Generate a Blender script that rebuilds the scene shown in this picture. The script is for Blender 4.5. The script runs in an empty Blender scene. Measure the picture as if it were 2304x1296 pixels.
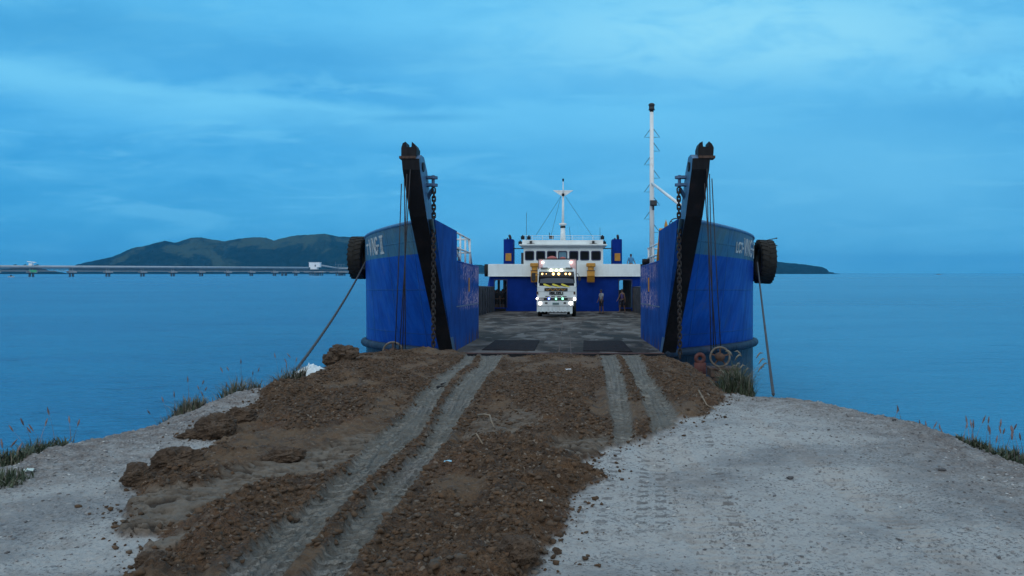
import bpy, bmesh, math, random
import numpy as np
from mathutils import Vector, Matrix, Euler
C = bpy.context.scene
COL = C.collection
PI = math.pi
rng = random.Random(7)
nr = np.random.RandomState(11)

# ------------------------------------------------------------------ camera
F = 1850.0; CX = 1258.0; CY = 614.0; W0 = 2304.0; H0 = 1296.0; ZC = 4.0     # photo pixels, camera height over the sea
cd = bpy.data.cameras.new('camera'); cam = bpy.data.objects.new('camera', cd); COL.objects.link(cam)
cam.location = (0, 0, ZC); cam.rotation_euler = (PI/2, 0, 0)
cd.sensor_width = 36; cd.lens = F/W0*36
cd.shift_x = -(CX - W0/2)/W0; cd.shift_y = -(H0/2 - CY)/W0
cd.clip_start = 0.1; cd.clip_end = 60000
C.camera = cam

# ------------------------------------------------------------------ sky, sun, exposure
SUN_EL = math.radians(32); SUN_ROT = math.radians(200)
def build_world():
    w = bpy.data.worlds.new('World'); C.world = w; w.use_nodes = True
    nt = w.node_tree; N = nt.nodes; L = nt.links
    for n in list(N): N.remove(n)
    out = N.new('ShaderNodeOutputWorld'); bg = N.new('ShaderNodeBackground'); L.new(bg.outputs[0], out.inputs[0])
    tc = N.new('ShaderNodeTexCoord'); sp = N.new('ShaderNodeSeparateXYZ'); L.new(tc.outputs['Generated'], sp.inputs[0])
    def M(op, a, b=None, c=None):
        n = N.new('ShaderNodeMath'); n.operation = op
        for i, v in enumerate((a, b, c)):
            if v is None: continue
            if isinstance(v, (int, float)): n.inputs[i].default_value = v
            else: L.new(v, n.inputs[i])
        return n.outputs[0]
    def MR(v, a, b, c, d, kind='SMOOTHSTEP'):
        n = N.new('ShaderNodeMapRange'); n.interpolation_type = kind
        L.new(v, n.inputs[0])
        for i, q in enumerate((a, b, c, d)): n.inputs[i+1].default_value = q
        return n.outputs[0]
    def MIX(f, a, b):
        n = N.new('ShaderNodeMix'); n.data_type = 'RGBA'
        if isinstance(f, (int, float)): n.inputs[0].default_value = f
        else: L.new(f, n.inputs[0])
        for i, v in ((6, a), (7, b)):
            if isinstance(v, tuple): n.inputs[i].default_value = (*v, 1)
            else: L.new(v, n.inputs[i])
        return n.outputs[2]
    ym = M('MAXIMUM', sp.outputs[1], 0.08)
    u = M('DIVIDE', sp.outputs[0], ym); v = M('DIVIDE', sp.outputs[2], ym)
    def noise(su, sv, scale, detail, rough, off=0.0, dist=0.0):
        cb = N.new('ShaderNodeCombineXYZ'); L.new(M('MULTIPLY', u, su), cb.inputs[0]); L.new(M('MULTIPLY', v, sv), cb.inputs[1]); cb.inputs[2].default_value = off
        t = N.new('ShaderNodeTexNoise'); t.inputs['Scale'].default_value = scale; t.inputs['Detail'].default_value = detail
        t.inputs['Roughness'].default_value = rough; t.inputs['Distortion'].default_value = dist
        L.new(cb.outputs[0], t.inputs['Vector']); return t.outputs[0]
    ramp = N.new('ShaderNodeValToRGB'); L.new(M('MULTIPLY', v, 2.0), ramp.inputs[0])
    cr = ramp.color_ramp
    stops = [(0.0, (.105, .385, .64)), (.12, (.078, .345, .63)), (.30, (.062, .325, .64)), (.45, (.092, .365, .69)), (.7, (.115, .395, .71)), (1, (.13, .42, .73))]
    while len(cr.elements) < len(stops): cr.elements.new(.5)
    for e, (p, c) in zip(cr.elements, stops): e.position = p; e.color = (*c, 1)
    col = ramp.outputs[0]
    n1 = noise(1, 4.2, 2.6, 6, .55, 3.1, .3); n2 = noise(1, 3.0, 9.0, 5, .6, 8.0, .4); n3 = noise(1, 1.6, 34.0, 3, .6, 1.0, .6)
    col = MIX(MR(n1, .42, .70, 0, .75), col, (.17, .47, .77))
    col = MIX(MR(n1, .50, .28, 0, .45), col, (.045, .26, .55))
    col = MIX(MR(n2, .45, .72, 0, .30), col, (.20, .50, .78))
    col = MIX(MR(n2, .52, .30, 0, .2), col, (.05, .27, .56))
    n4 = noise(1, 5.5, 6.0, 6, .62, 5.5, .5); col = MIX(M('MULTIPLY', MR(n4, .50, .66, 0, .55), MR(v, .02, .10, .2, 1)), col, (.22, .51, .77))
    # the long bright streak that sinks from the left and levels out over the ship
    rb = N.new('ShaderNodeValToRGB'); L.new(MR(u, -.70, .60, 0, 1, 'LINEAR'), rb.inputs[0])
    pts = [(0, 140), (250, 192), (450, 218), (700, 232), (900, 258), (1150, 252), (1400, 250), (1900, 300)]
    cr = rb.color_ramp; cr.interpolation = 'B_SPLINE'
    while len(cr.elements) < len(pts): cr.elements.new(.5)
    for e, (px, py) in zip(cr.elements, pts):
        e.position = ((px-CX)/F + .70)/1.30; q = (CY-py)/F*2; e.color = (q, q, q, 1)
    v0 = M('MULTIPLY', rb.outputs[0], .5)
    d = M('SUBTRACT', v, M('ADD', v0, M('MULTIPLY', M('SUBTRACT', n2, .5), .035)))
    up = MR(d, 0.0, .016, 1, 0); dn = MR(d, -.055, 0.0, 0, 1)
    band = M('MULTIPLY', M('MULTIPLY', up, dn), M('MULTIPLY', MR(u, .10, .28, 1, 0), MR(n1, .30, .6, .35, 1)))
    col = MIX(M('MULTIPLY', band, .85), col, (.25, .55, .80))
    def blob(px, py, sx, sy, amt, c, nz=None):
        a = M('POWER', M('DIVIDE', M('SUBTRACT', u, (px-CX)/F), sx/F), 2.0); b = M('POWER', M('DIVIDE', M('SUBTRACT', v, (CY-py)/F), sy/F), 2.0)
        g = M('EXPONENT', M('MULTIPLY', M('ADD', a, b), -1.0))
        if nz is not None: g = M('MULTIPLY', g, MR(nz, .35, .58, .35, 1))
        nonlocal col
        col = MIX(M('MULTIPLY', g, amt), col, c)
    blob(1690, 75, 480, 95, .95, (.40, .63, .80), n2); blob(1650, 90, 700, 130, .5, (.28, .55, .80))
    blob(1400, 60, 1100, 130, .45, (.22, .54, .82))
    blob(2230, 180, 230, 45, .75, (.27, .58, .83), n3)
    blob(1330, 268, 380, 60, .6, (.19, .50, .80)); blob(1750, 300, 500, 120, .35, (.16, .47, .77))
    blob(650, 130, 420, 50, .45, (.055, .28, .58))
    blob(950, 265, 120, 9, .55, (.06, .30, .60))
    blob(2100, 260, 300, 40, .35, (.055, .29, .60))
    blob(120, 60, 380, 70, .55, (.050, .27, .55))
    blob(1690, 70, 430, 85, .75, (.42, .65, .81), n2); blob(0, 420, 500, 140, .22, (.045, .28, .58))
    blob(1850, 390, 750, 170, .75, (.18, .44, .70)); blob(1200, 430, 500, 120, .3, (.10, .39, .70)); blob(80, 150, 160, 30, .6, (.24, .54, .80))
    # away from the camera's side of the sky the overcast is greyer and brighter
    back = M('MAXIMUM', MR(sp.outputs[1], .62, -.25, 0, 1), MR(sp.outputs[2], .36, .85, 0, 1))
    nb = N.new('ShaderNodeTexNoise'); nb.inputs['Scale'].default_value = 2.2; nb.inputs['Detail'].default_value = 4
    L.new(tc.outputs['Generated'], nb.inputs['Vector'])
    grey = MIX(MR(nb.outputs[0], .35, .65, 0, 1), (.90, .72, .85), (1.13, .84, .90))
    col = MIX(back, col, grey)
    sky = N.new('ShaderNodeTexSky'); sky.sky_type = 'NISHITA'; sky.sun_disc = False
    sky.sun_elevation = SUN_EL; sky.sun_rotation = SUN_ROT
    sc = N.new('ShaderNodeMix'); sc.data_type = 'RGBA'; sc.blend_type = 'MULTIPLY'; sc.inputs[0].default_value = 1
    L.new(col, sc.inputs[6]); sc.inputs[7].default_value = (7.3, 11.5, 11.9, 1)
    L.new(MIX(.02, sc.outputs[2], sky.outputs[0]), bg.inputs[0])
    bg.inputs[1].default_value = 0.1
build_world()
sd_ = bpy.data.lights.new('sun', 'SUN'); sun = bpy.data.objects.new('sun', sd_); COL.objects.link(sun)
sd_.energy = 0.5; sd_.angle = math.radians(35); sd_.color = (1, .95, .88)
sun.rotation_euler = (PI/2 - SUN_EL, 0, math.radians(-20))       # comes from behind the camera
C.view_settings.view_transform = 'Standard'; C.view_settings.look = 'None'
C.view_settings.exposure = 0.0; C.view_settings.gamma = 1.0

# ------------------------------------------------------------------ helpers
def Wp(px, py, Y): return Vector(((px-CX)/F*Y, Y, ZC + (CY-py)/F*Y))
def tag(o, label=None, cat=None, group=None, kind=None):
    if label: o['label'] = label
    if cat: o['category'] = cat
    if group: o['group'] = group
    if kind: o['kind'] = kind
    return o
def thing(name, label, cat, loc=(0, 0, 0), rot=(0, 0, 0), group=None):
    o = bpy.data.objects.new(name, None); COL.objects.link(o); o.location = loc; o.rotation_euler = rot
    o.empty_display_size = .2
    return tag(o, label, cat, group)
class MB:
    def __init__(s): s.v = []; s.f = []; s.m = []; s.cur = 0
    def add(s, vs, fs):
        b = len(s.v); s.v += [tuple(p) for p in vs]; s.f += [tuple(b+i for i in f) for f in fs]; s.m += [s.cur]*len(fs); return s
    def box(s, x0, x1, y0, y1, z0, z1, mat=None):
        vs = [Vector((x, y, z)) for z in (z0, z1) for y in (y0, y1) for x in (x0, x1)]
        if mat is not None: vs = [mat @ p for p in vs]
        return s.add(vs, [(0, 2, 3, 1), (4, 5, 7, 6), (0, 1, 5, 4), (2, 6, 7, 3), (0, 4, 6, 2), (1, 3, 7, 5)])
    def bar(s, p, q, w, h=None):
        p = Vector(p); q = Vector(q); h = h or w; d = (q-p); l = d.length; z = d.normalized()
        up = Vector((0, 0, 1)) if abs(z.z) < .95 else Vector((0, 1, 0))
        x = z.cross(up).normalized(); y = z.cross(x)
        m = Matrix((x, y, z)).transposed().to_4x4(); m.translation = p
        return s.box(-w/2, w/2, -h/2, h/2, 0, l, m)
    def tube(s, pts, r, n=8, cap=True):
        pts = [Vector(p) for p in pts]; rs = r if isinstance(r, (list, tuple)) else [r]*len(pts)
        b = len(s.v); up = None
        for i, p in enumerate(pts):
            t = (pts[min(i+1, len(pts)-1)] - pts[max(i-1, 0)]).normalized()
            if up is None:
                a = Vector((0, 0, 1)) if abs(t.z) < .9 else Vector((0, 1, 0)); up = (a - t*a.dot(t)).normalized()
            else: up = (up - t*up.dot(t)).normalized()
            sd = t.cross(up)
            for k in range(n):
                a = 2*PI*k/n; s.v.append(tuple(p + (up*math.cos(a) + sd*math.sin(a))*rs[i]))
        fs = []
        for i in range(len(pts)-1):
            for k in range(n):
                k2 = (k+1) % n; fs.append((b+i*n+k, b+i*n+k2, b+(i+1)*n+k2, b+(i+1)*n+k))
        if cap: fs.append(tuple(b+k for k in reversed(range(n)))); fs.append(tuple(b+(len(pts)-1)*n+k for k in range(n)))
        s.f += fs; s.m += [s.cur]*len(fs); return s
    def loft(s, rings, close=True, cap=True):
        n = len(rings[0]); b = len(s.v)
        for r in rings: s.v += [tuple(p) for p in r]
        fs = []
        for i in range(len(rings)-1):
            for k in range(n if close else n-1):
                k2 = (k+1) % n; fs.append((b+i*n+k, b+i*n+k2, b+(i+1)*n+k2, b+(i+1)*n+k))
        if cap and close: fs.append(tuple(b+k for k in reversed(range(n)))); fs.append(tuple(b+(len(rings)-1)*n+k for k in range(n)))
        s.f += fs; s.m += [s.cur]*len(fs); return s
    def prism(s, poly, d, mat=None):            # poly: 3-D points, extruded by vector d
        poly = [Vector(p) for p in poly]; d = Vector(d)
        a = poly; c = [p+d for p in poly]
        if mat is not None: a = [mat @ p for p in a]; c = [mat @ p for p in c]
        return s.loft([a, c])
    def torus(s, c, R, r, ax='x', n=20, m=8, sx=1.0, a0=0, a1=2*PI, mat=None):
        full = abs(a1-a0-2*PI) < 1e-6; b = len(s.v); cnt = n if full else n+1
        for i in range(cnt):
            a = a0+(a1-a0)*i/n
            for k in range(m):
                q = 2*PI*k/m; rr = R + r*math.cos(q); h = r*math.sin(q)
                x, y = rr*math.cos(a), rr*math.sin(a)
                if ax == 'x': p = Vector((h, x*sx, y))
                elif ax == 'y': p = Vector((x*sx, h, y))
                else: p = Vector((x*sx, y, h))
                if mat is not None: p = mat @ p
                s.v.append(tuple(p + Vector(c)))
        fs = []
        for i in range(n):
            i2 = (i+1) % cnt
            for k in range(m):
                k2 = (k+1) % m; fs.append((b+i*m+k, b+i2*m+k, b+i2*m+k2, b+i*m+k2))
        s.f += fs; s.m += [s.cur]*len(fs); return s
    def lathe(s, prof, c=(0, 0, 0), ax='z', n=20, mat=None):
        b = len(s.v)
        for (r, h) in prof:
            for k in range(n):
                a = 2*PI*k/n; x, y = r*math.cos(a), r*math.sin(a)
                p = Vector((x, y, h)) if ax == 'z' else (Vector((h, x, y)) if ax == 'x' else Vector((x, h, y)))
                if mat is not None: p = mat @ p
                s.v.append(tuple(p+Vector(c)))
        fs = []
        for i in range(len(prof)-1):
            for k in range(n):
                k2 = (k+1) % n; fs.append((b+i*n+k, b+i*n+k2, b+(i+1)*n+k2, b+(i+1)*n+k))
        if prof[0][0] > 1e-5: fs.append(tuple(b+k for k in reversed(range(n))))
        if prof[-1][0] > 1e-5: fs.append(tuple(b+(len(prof)-1)*n+k for k in range(n)))
        s.f += fs; s.m += [s.cur]*len(fs); return s
    def build(s, name, mats, parent=None, smooth=False, bevel=0, label=None):
        me = bpy.data.meshes.new(name); me.from_pydata(s.v, [], s.f)
        mats = mats if isinstance(mats, (list, tuple)) else [mats]
        for m in mats: me.materials.append(m)
        if len(mats) > 1: me.polygons.foreach_set('material_index', s.m)
        bm = bmesh.new(); bm.from_mesh(me)
        if bevel:
            ed = [e for e in bm.edges if len(e.link_faces) == 2 and e.calc_face_angle(0) > .6]
            bmesh.ops.bevel(bm, geom=ed, offset=bevel, segments=2, affect='EDGES', clamp_overlap=True)
        bmesh.ops.recalc_face_normals(bm, faces=bm.faces); bm.to_mesh(me); bm.free()
        if smooth: me.polygons.foreach_set('use_smooth', [True]*len(me.polygons))
        me.update()
        o = bpy.data.objects.new(name, me); COL.objects.link(o)
        if parent is not None: o.parent = parent
        if label: o['label'] = label
        return o

# ------------------------------------------------------------------ materials
def newmat(name):
    m = bpy.data.materials.new(name); m.use_nodes = True; nt = m.node_tree
    return m, nt, nt.nodes, nt.links, nt.nodes['Principled BSDF']
def nmath(N, L, op, a, b=None):
    n = N.new('ShaderNodeMath'); n.operation = op
    for i, v in enumerate((a, b)):
        if v is None: continue
        if isinstance(v, (int, float)): n.inputs[i].default_value = v
        else: L.new(v, n.inputs[i])
    return n.outputs[0]
def nmix(N, L, f, a, b, blend='MIX'):
    n = N.new('ShaderNodeMix'); n.data_type = 'RGBA'; n.blend_type = blend
    if isinstance(f, (int, float)): n.inputs[0].default_value = f
    else: L.new(f, n.inputs[0])
    for i, v in ((6, a), (7, b)):
        if isinstance(v, tuple): n.inputs[i].default_value = (*v, 1)
        else: L.new(v, n.inputs[i])
    return n.outputs[2]
def nrange(N, L, v, a, b, c, d):
    n = N.new('ShaderNodeMapRange'); n.interpolation_type = 'SMOOTHSTEP'; L.new(v, n.inputs[0])
    for i, q in enumerate((a, b, c, d)): n.inputs[i+1].default_value = q
    return n.outputs[0]
def nnoise(N, L, scale, detail=4, rough=.55, stretch=(1, 1, 1), dist=0, coord='Object'):
    tc = N.new('ShaderNodeTexCoord'); mp = N.new('ShaderNodeMapping'); mp.inputs['Scale'].default_value = stretch
    L.new(tc.outputs[coord], mp.inputs[0]); t = N.new('ShaderNodeTexNoise'); t.inputs['Scale'].default_value = scale
    t.inputs['Detail'].default_value = detail; t.inputs['Roughness'].default_value = rough; t.inputs['Distortion'].default_value = dist
    L.new(mp.outputs[0], t.inputs['Vector']); return t.outputs[0]
def paint(name, col, rough=.45, var=.25, dirt=(.10, .08, .06), dirt_amt=.25, rust=0.0, bump=.15, scale=1.0, metallic=0.0, streak=True, spec=.5):
    m, nt, N, L, B = newmat(name)
    a = nnoise(N, L, 2.2*scale, 5, .6); b = nnoise(N, L, 9*scale, 4, .6, (1, 1, .10) if streak else (1, 1, 1)); c = nnoise(N, L, 38*scale, 3, .6)
    dk = tuple(q*(1-var) for q in col); lt = tuple(min(1, q*(1+var*.6)+.01*var) for q in col)
    cc = nmix(N, L, nrange(N, L, a, .3, .7, 0, 1), dk, lt)
    cc = nmix(N, L, nrange(N, L, b, .50, .78, 0, dirt_amt), cc, dirt)
    if rust > 0:
        rm = nmath(N, L, 'MULTIPLY', nrange(N, L, a, .56, .70, 0, 1), nrange(N, L, c, .42, .60, 0, rust))
        cc = nmix(N, L, rm, cc, (.13, .05, .022))
    L.new(cc, B.inputs['Base Color'])
    L.new(nrange(N, L, b, .3, .8, rough*.8, min(1, rough*1.35)), B.inputs['Roughness'])
    B.inputs['Metallic'].default_value = metallic; B.inputs['Specular IOR Level'].default_value = spec
    if bump:
        bp = N.new('ShaderNodeBump'); bp.inputs['Strength'].default_value = bump; bp.inputs['Distance'].default_value = .02
        L.new(nmath(N, L, 'ADD', nmath(N, L, 'MULTIPLY', a, .8), nmath(N, L, 'MULTIPLY', c, .25)), bp.inputs['Height']); L.new(bp.outputs[0], B.inputs['Normal'])
    return m
def emit(name, col, st):
    m, nt, N, L, B = newmat(name)
    B.inputs['Base Color'].default_value = (*[min(1, c) for c in col], 1); B.inputs['Roughness'].default_value = .2
    B.inputs['Emission Color'].default_value = (*col, 1); B.inputs['Emission Strength'].default_value = st
    return m
def glass(name, col=(.02, .025, .03), rough=.06, spec=.25):
    m, nt, N, L, B = newmat(name); B.inputs['Base Color'].default_value = (*col, 1); B.inputs['Roughness'].default_value = rough
    B.inputs['Specular IOR Level'].default_value = spec
    return m
M = {}
M['blue'] = paint('blue_hull_paint', (.003, .055, .36), .42, .30, (.01, .04, .12), .35, .25, .25, spec=.25)
M['bow_pale'] = paint('weathered_pale_blue_paint', (.052, .150, .30), .5, .22, (.10, .13, .10), .55, .5, .2)
M['hull_low'] = paint('navy_boot_paint', (.010, .028, .060), .6, .35, (.03, .035, .04), .5, .5, .3, spec=.25)
M['house_blue'] = paint('deckhouse_blue_paint', (.0005, .024, .20), .6, .15, (.002, .02, .09), .3, 0, .1, .6, spec=.08)
M['wall_blue'] = None
M['white'] = paint('white_ship_paint', (.66, .72, .72), .5, .08, (.40, .38, .32), .22, 0, .06, .6)
M['railwhite'] = paint('white_rail_paint', (.72, .76, .76), .45, .1, (.35, .28, .2), .3, .4, .05)
M['black'] = paint('black_paint', (.0045, .005, .008), .65, .3, (.015, .012, .01), .3, .12, .25, spec=.25)
M['arm_side'] = paint('grey_blue_paint', (.045, .12, .24), .5, .25, (.06, .05, .04), .4, .7, .2)
M['rust'] = paint('rusty_steel', (.07, .035, .022), .85, .45, (.03, .02, .015), .6, .6, .4, 3)
M['redrust'] = paint('red_lead_steel', (.09, .025, .022), .8, .3, (.06, .03, .02), .4, .6, .3, 3)
M['chain'] = paint('chain_steel', (.016, .012, .012), .7, .4, (.05, .025, .015), .5, .5, .2, 4)
M['cable'] = paint('wire_rope', (.022, .020, .024), .7, .3, (.05, .04, .03), .4, 0, .2, 6)
M['rope'] = paint('mooring_rope', (.045, .050, .060), .9, .35, (.03, .03, .03), .3, 0, .5, 12)
M['tyre'] = paint('tyre_rubber', (.012, .0115, .010), .8, .35, (.04, .032, .02), .5, 0, .4, 3, spec=.3)
M['yellow'] = paint('yellow_ochre_paint', (.50, .235, .025), .55, .15, (.22, .10, .02), .35, .3, .1)
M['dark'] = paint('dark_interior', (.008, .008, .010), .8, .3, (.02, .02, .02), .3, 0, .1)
M['bulwark'] = paint('grey_bulwark', (.035, .045, .06), .7, .4, (.07, .05, .03), .6, .5, .3)
M['shipglass'] = glass('bridge_glass', (.006, .008, .010), .12, .06)
M['navyrim'] = paint('navy_window_trim', (.005, .012, .06), .5, .1, dirt_amt=.1)
M['lamp_dark'] = paint('lamp_housing', (.02, .022, .025), .5, .2, dirt_amt=.2)
M['truck_white'] = paint('truck_white_paint', (.60, .66, .68), .3, .06, (.4, .38, .34), .15, 0, .03, streak=False)
M['truck_pink'] = paint('cargo_box_paint', (.62, .42, .42), .45, .08, (.35, .25, .22), .3, 0, .05)
M['cloth'] = paint('splash_skirt_vinyl', (.55, .63, .67), .6, .12, (.30, .28, .25), .4, 0, .2)
M['trim_black'] = paint('black_trim', (.008, .008, .009), .4, .2, dirt_amt=.15)
M['windscreen'] = glass('windscreen_glass', (.006, .006, .008), .08, .10)
M['yellow_vinyl'] = paint('yellow_vinyl', (.62, .55, .05), .5, .1, dirt_amt=.1)
M['orange_vinyl'] = paint('orange_vinyl', (.62, .30, .03), .5, .2, dirt_amt=.1)
M['L_warm'] = emit('headlamp_on', (1.0, .86, .80), 5)
M['L_amber'] = emit('amber_lamp_on', (1.0, .62, .20), 5)
M['L_pale'] = emit('pale_lamp_on', (1.0, .96, .70), 5)
M['L_green'] = emit('green_lamp_on', (.18, 1.0, .42), 4)
M['L_blue'] = emit('blue_lamp_on', (.15, .22, 1.0), 6)
M['L_pink'] = emit('marker_lamp_on', (1.0, .80, .74), 7)
M['skin'] = paint('skin', (.13, .070, .045), .6, .1, dirt_amt=.05, bump=0)
M['hair'] = paint('black_hair', (.008, .007, .006), .6, .2, dirt_amt=.1, bump=0)
def cloth(n, c): return paint(n, c, .85, .15, tuple(q*.5 for q in c), .3, 0, .1, 5, streak=False)

# inner bow walls: worn blue, with pale belts of reflected light put into the colour
def wall_mat():
    m, nt, N, L, B = newmat('blue_paint_reflections')
    a = nnoise(N, L, 1.6, 5, .6); b = nnoise(N, L, 7, 3, .6, (1, .45, .10)); c = nnoise(N, L, 16, 3, .6, (1, .5, .8))
    tc = N.new('ShaderNodeTexCoord'); sp = N.new('ShaderNodeSeparateXYZ'); L.new(tc.outputs['Object'], sp.inputs[0]); z = sp.outputs[2]
    cc = nmix(N, L, nrange(N, L, a, .3, .7, 0, 1), (.004, .044, .22), (.010, .080, .35))
    cc = nmix(N, L, nrange(N, L, b, .52, .75, 0, .4), cc, (.03, .07, .15))
    reflect_low = nmath(N, L, 'MULTIPLY', nrange(N, L, z, .95, 1.15, 0, 1), nrange(N, L, z, 1.30, 1.70, 1, 0))
    reflect_high = nmath(N, L, 'MULTIPLY', nrange(N, L, z, 1.70, 1.95, 0, .7), nrange(N, L, z, 2.20, 2.30, 1, .3))
    reflect_belt = nmath(N, L, 'MAXIMUM', reflect_low, reflect_high); y = sp.outputs[1]
    reflect_belt = nmath(N, L, 'MULTIPLY', reflect_belt, nrange(N, L, y, 1.0, 3.0, 0, 1))
    cc = nmix(N, L, nmath(N, L, 'MULTIPLY', reflect_belt, nrange(N, L, b, .45, .62, .0, .75)), cc, (.34, .25, .42))
    cc = nmix(N, L, nmath(N, L, 'MULTIPLY', reflect_belt, nrange(N, L, c, .53, .62, 0, .9)), cc, (.62, .46, .52))
    rm = nmath(N, L, 'MULTIPLY', nrange(N, L, z, .45, .0, 0, 1), nrange(N, L, b, .45, .6, 0, .8))
    cc = nmix(N, L, rm, cc, (.10, .055, .035))
    L.new(cc, B.inputs['Base Color']); B.inputs['Roughness'].default_value = .68; B.inputs['Specular IOR Level'].default_value = .05
    bp = N.new('ShaderNodeBump'); bp.inputs['Strength'].default_value = .5; bp.inputs['Distance'].default_value = .03
    L.new(nmath(N, L, 'ADD', b, nmath(N, L, 'MULTIPLY', c, .3)), bp.inputs['Height']); L.new(bp.outputs[0], B.inputs['Normal'])
    return m
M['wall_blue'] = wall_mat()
def bow_mat():                      # outer bow plating: pale band over blue over navy below the rubbing pipe
    m, nt, N, L, B = newmat('bow_plating')
    a = nnoise(N, L, 1.3, 6, .6); b = nnoise(N, L, 5, 5, .65, (1, 1, .10)); c = nnoise(N, L, 26, 4, .6)
    tc = N.new('ShaderNodeTexCoord'); sp = N.new('ShaderNodeSeparateXYZ'); L.new(tc.outputs['Object'], sp.inputs[0]); z = sp.outputs[2]
    blue = nmix(N, L, nrange(N, L, a, .3, .7, 0, 1), (.001, .036, .26), (.003, .065, .38))
    blue = nmix(N, L, nrange(N, L, b, .50, .75, 0, .45), blue, (.004, .030, .14))
    pale = nmix(N, L, nrange(N, L, a, .35, .7, 0, 1), (.026, .105, .215), (.055, .145, .20))
    pale = nmix(N, L, nrange(N, L, b, .48, .72, 0, .55), pale, (.085, .12, .10))
    hi = nrange(N, L, z, 2.75, 3.05, 0, .5); pale = nmix(N, L, nmath(N, L, 'MULTIPLY', hi, nrange(N, L, c, .4, .6, .3, 1)), pale, (.12, .13, .10))
    low = nmix(N, L, nrange(N, L, b, .4, .7, 0, 1), (.010, .026, .055), (.028, .040, .055))
    st = nmath(N, L, 'GREATER_THAN', nmath(N, L, 'ADD', z, nmath(N, L, 'MULTIPLY', c, .015)), 2.385)
    sl = nmath(N, L, 'LESS_THAN', z, -.06)
    cc = nmix(N, L, st, blue, pale); cc = nmix(N, L, sl, cc, low)
    rm = nmath(N, L, 'MULTIPLY', nrange(N, L, a, .58, .70, 0, 1), nrange(N, L, c, .45, .60, 0, .5))
    cc = nmix(N, L, rm, cc, (.09, .05, .03))
    L.new(cc, B.inputs['Base Color']); B.inputs['Specular IOR Level'].default_value = .22; L.new(nrange(N, L, b, .3, .7, .34, .55), B.inputs['Roughness'])
    def seam(v, sp_, w_, off=0.0):
        fr = nmath(N, L, 'FRACT', nmath(N, L, 'ADD', nmath(N, L, 'DIVIDE', v, sp_), off)); q = nmath(N, L, 'ABSOLUTE', nmath(N, L, 'SUBTRACT', fr, .5)); return nrange(N, L, q, w_/sp_, w_/sp_*.3, 0, 1)
    sm_ = nmath(N, L, 'MAXIMUM', seam(sp.outputs[0], .95, .022), seam(z, 1.12, .020, .12))
    cc = nmix(N, L, nmath(N, L, 'MULTIPLY', sm_, nrange(N, L, c, .35, .6, .15, .55)), cc, (.012, .022, .05))
    d_ = nnoise(N, L, 3.2, 4, .6, (1, 1, .35), .4); cc = nmix(N, L, nmath(N, L, 'MULTIPLY', nrange(N, L, d_, .60, .70, 0, .5), nrange(N, L, z, 2.3, .2, .2, 1)), cc, (.05, .07, .12)); L.new(cc, B.inputs['Base Color'])
    bp = N.new('ShaderNodeBump'); bp.inputs['Strength'].default_value = .35; bp.inputs['Distance'].default_value = .06
    L.new(nmath(N, L, 'ADD', nmath(N, L, 'ADD', a, nmath(N, L, 'MULTIPLY', c, .06)), nmath(N, L, 'MULTIPLY', sm_, .25)), bp.inputs['Height']); L.new(bp.outputs[0], B.inputs['Normal'])
    return m
M['bow'] = bow_mat()
def deck_mat():
    m, nt, N, L, B = newmat('muddy_steel_deck')
    a = nnoise(N, L, .50, 5, .6, (1.0, .45, 1), .6); b = nnoise(N, L, 1.1, 4, .6, (1.2, .40, 1), .6); c = nnoise(N, L, 22, 5, .7)
    cc = nmix(N, L, nrange(N, L, a, .42, .58, 0, 1), (.030, .024, .020), (.095, .080, .070))
    cc = nmix(N, L, nrange(N, L, b, .50, .60, 0, .85), cc, (.15, .145, .14))
    cc = nmix(N, L, nrange(N, L, b, .46, .36, 0, .85), cc, (.016, .013, .012))
    cc = nmix(N, L, nrange(N, L, c, .5, .7, 0, .4), cc, (.09, .06, .045))
    L.new(cc, B.inputs['Base Color']); L.new(nrange(N, L, b, .3, .7, .75, .95), B.inputs['Roughness']); B.inputs['Specular IOR Level'].default_value = .12
    bp = N.new('ShaderNodeBump'); bp.inputs['Strength'].default_value = .5; bp.inputs['Distance'].default_value = .04
    L.new(nmath(N, L, 'ADD', b, nmath(N, L, 'MULTIPLY', c, .5)), bp.inputs['Height']); L.new(bp.outputs[0], B.inputs['Normal'])
    return m
M['deck'] = deck_mat()
M['plate_dark'] = paint('dark_tread_plate', (.020, .014, .015), .9, .3, (.05, .035, .03), .5, .4, .5, 3, streak=False, spec=.05)
M['plate_red'] = paint('rusty_lip', (.11, .05, .045), .8, .3, (.05, .04, .04), .5, .5, .4, 3, streak=False)

# ------------------------------------------------------------------ numpy noise
def _h(ix, iy, s):
    n = (ix.astype(np.int64)*374761393 + iy.astype(np.int64)*668265263 + s*1442695041) & 0xFFFFFFFF
    n = ((n ^ (n >> 13))*1274126177) & 0xFFFFFFFF
    n = n ^ (n >> 16)
    return (n & 0xFFFFFF).astype(np.float32)/16777215.0
def vn(x, y, s=0):
    ix = np.floor(x); iy = np.floor(y); fx = (x-ix).astype(np.float32); fy = (y-iy).astype(np.float32)
    fx = fx*fx*(3-2*fx); fy = fy*fy*(3-2*fy)
    a = _h(ix, iy, s); b = _h(ix+1, iy, s); c = _h(ix, iy+1, s); d = _h(ix+1, iy+1, s)
    return a+(b-a)*fx+(c-a)*fy+(a-b-c+d)*fx*fy
def fbm(x, y, s=0, o=4, g=.5):
    t = 0; a = 1.0; w = 0
    for k in range(o):
        t = t + a*vn(x*2**k+k*17.3, y*2**k+k*9.1, s+k); w += a; a *= g
    return t/w
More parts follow.
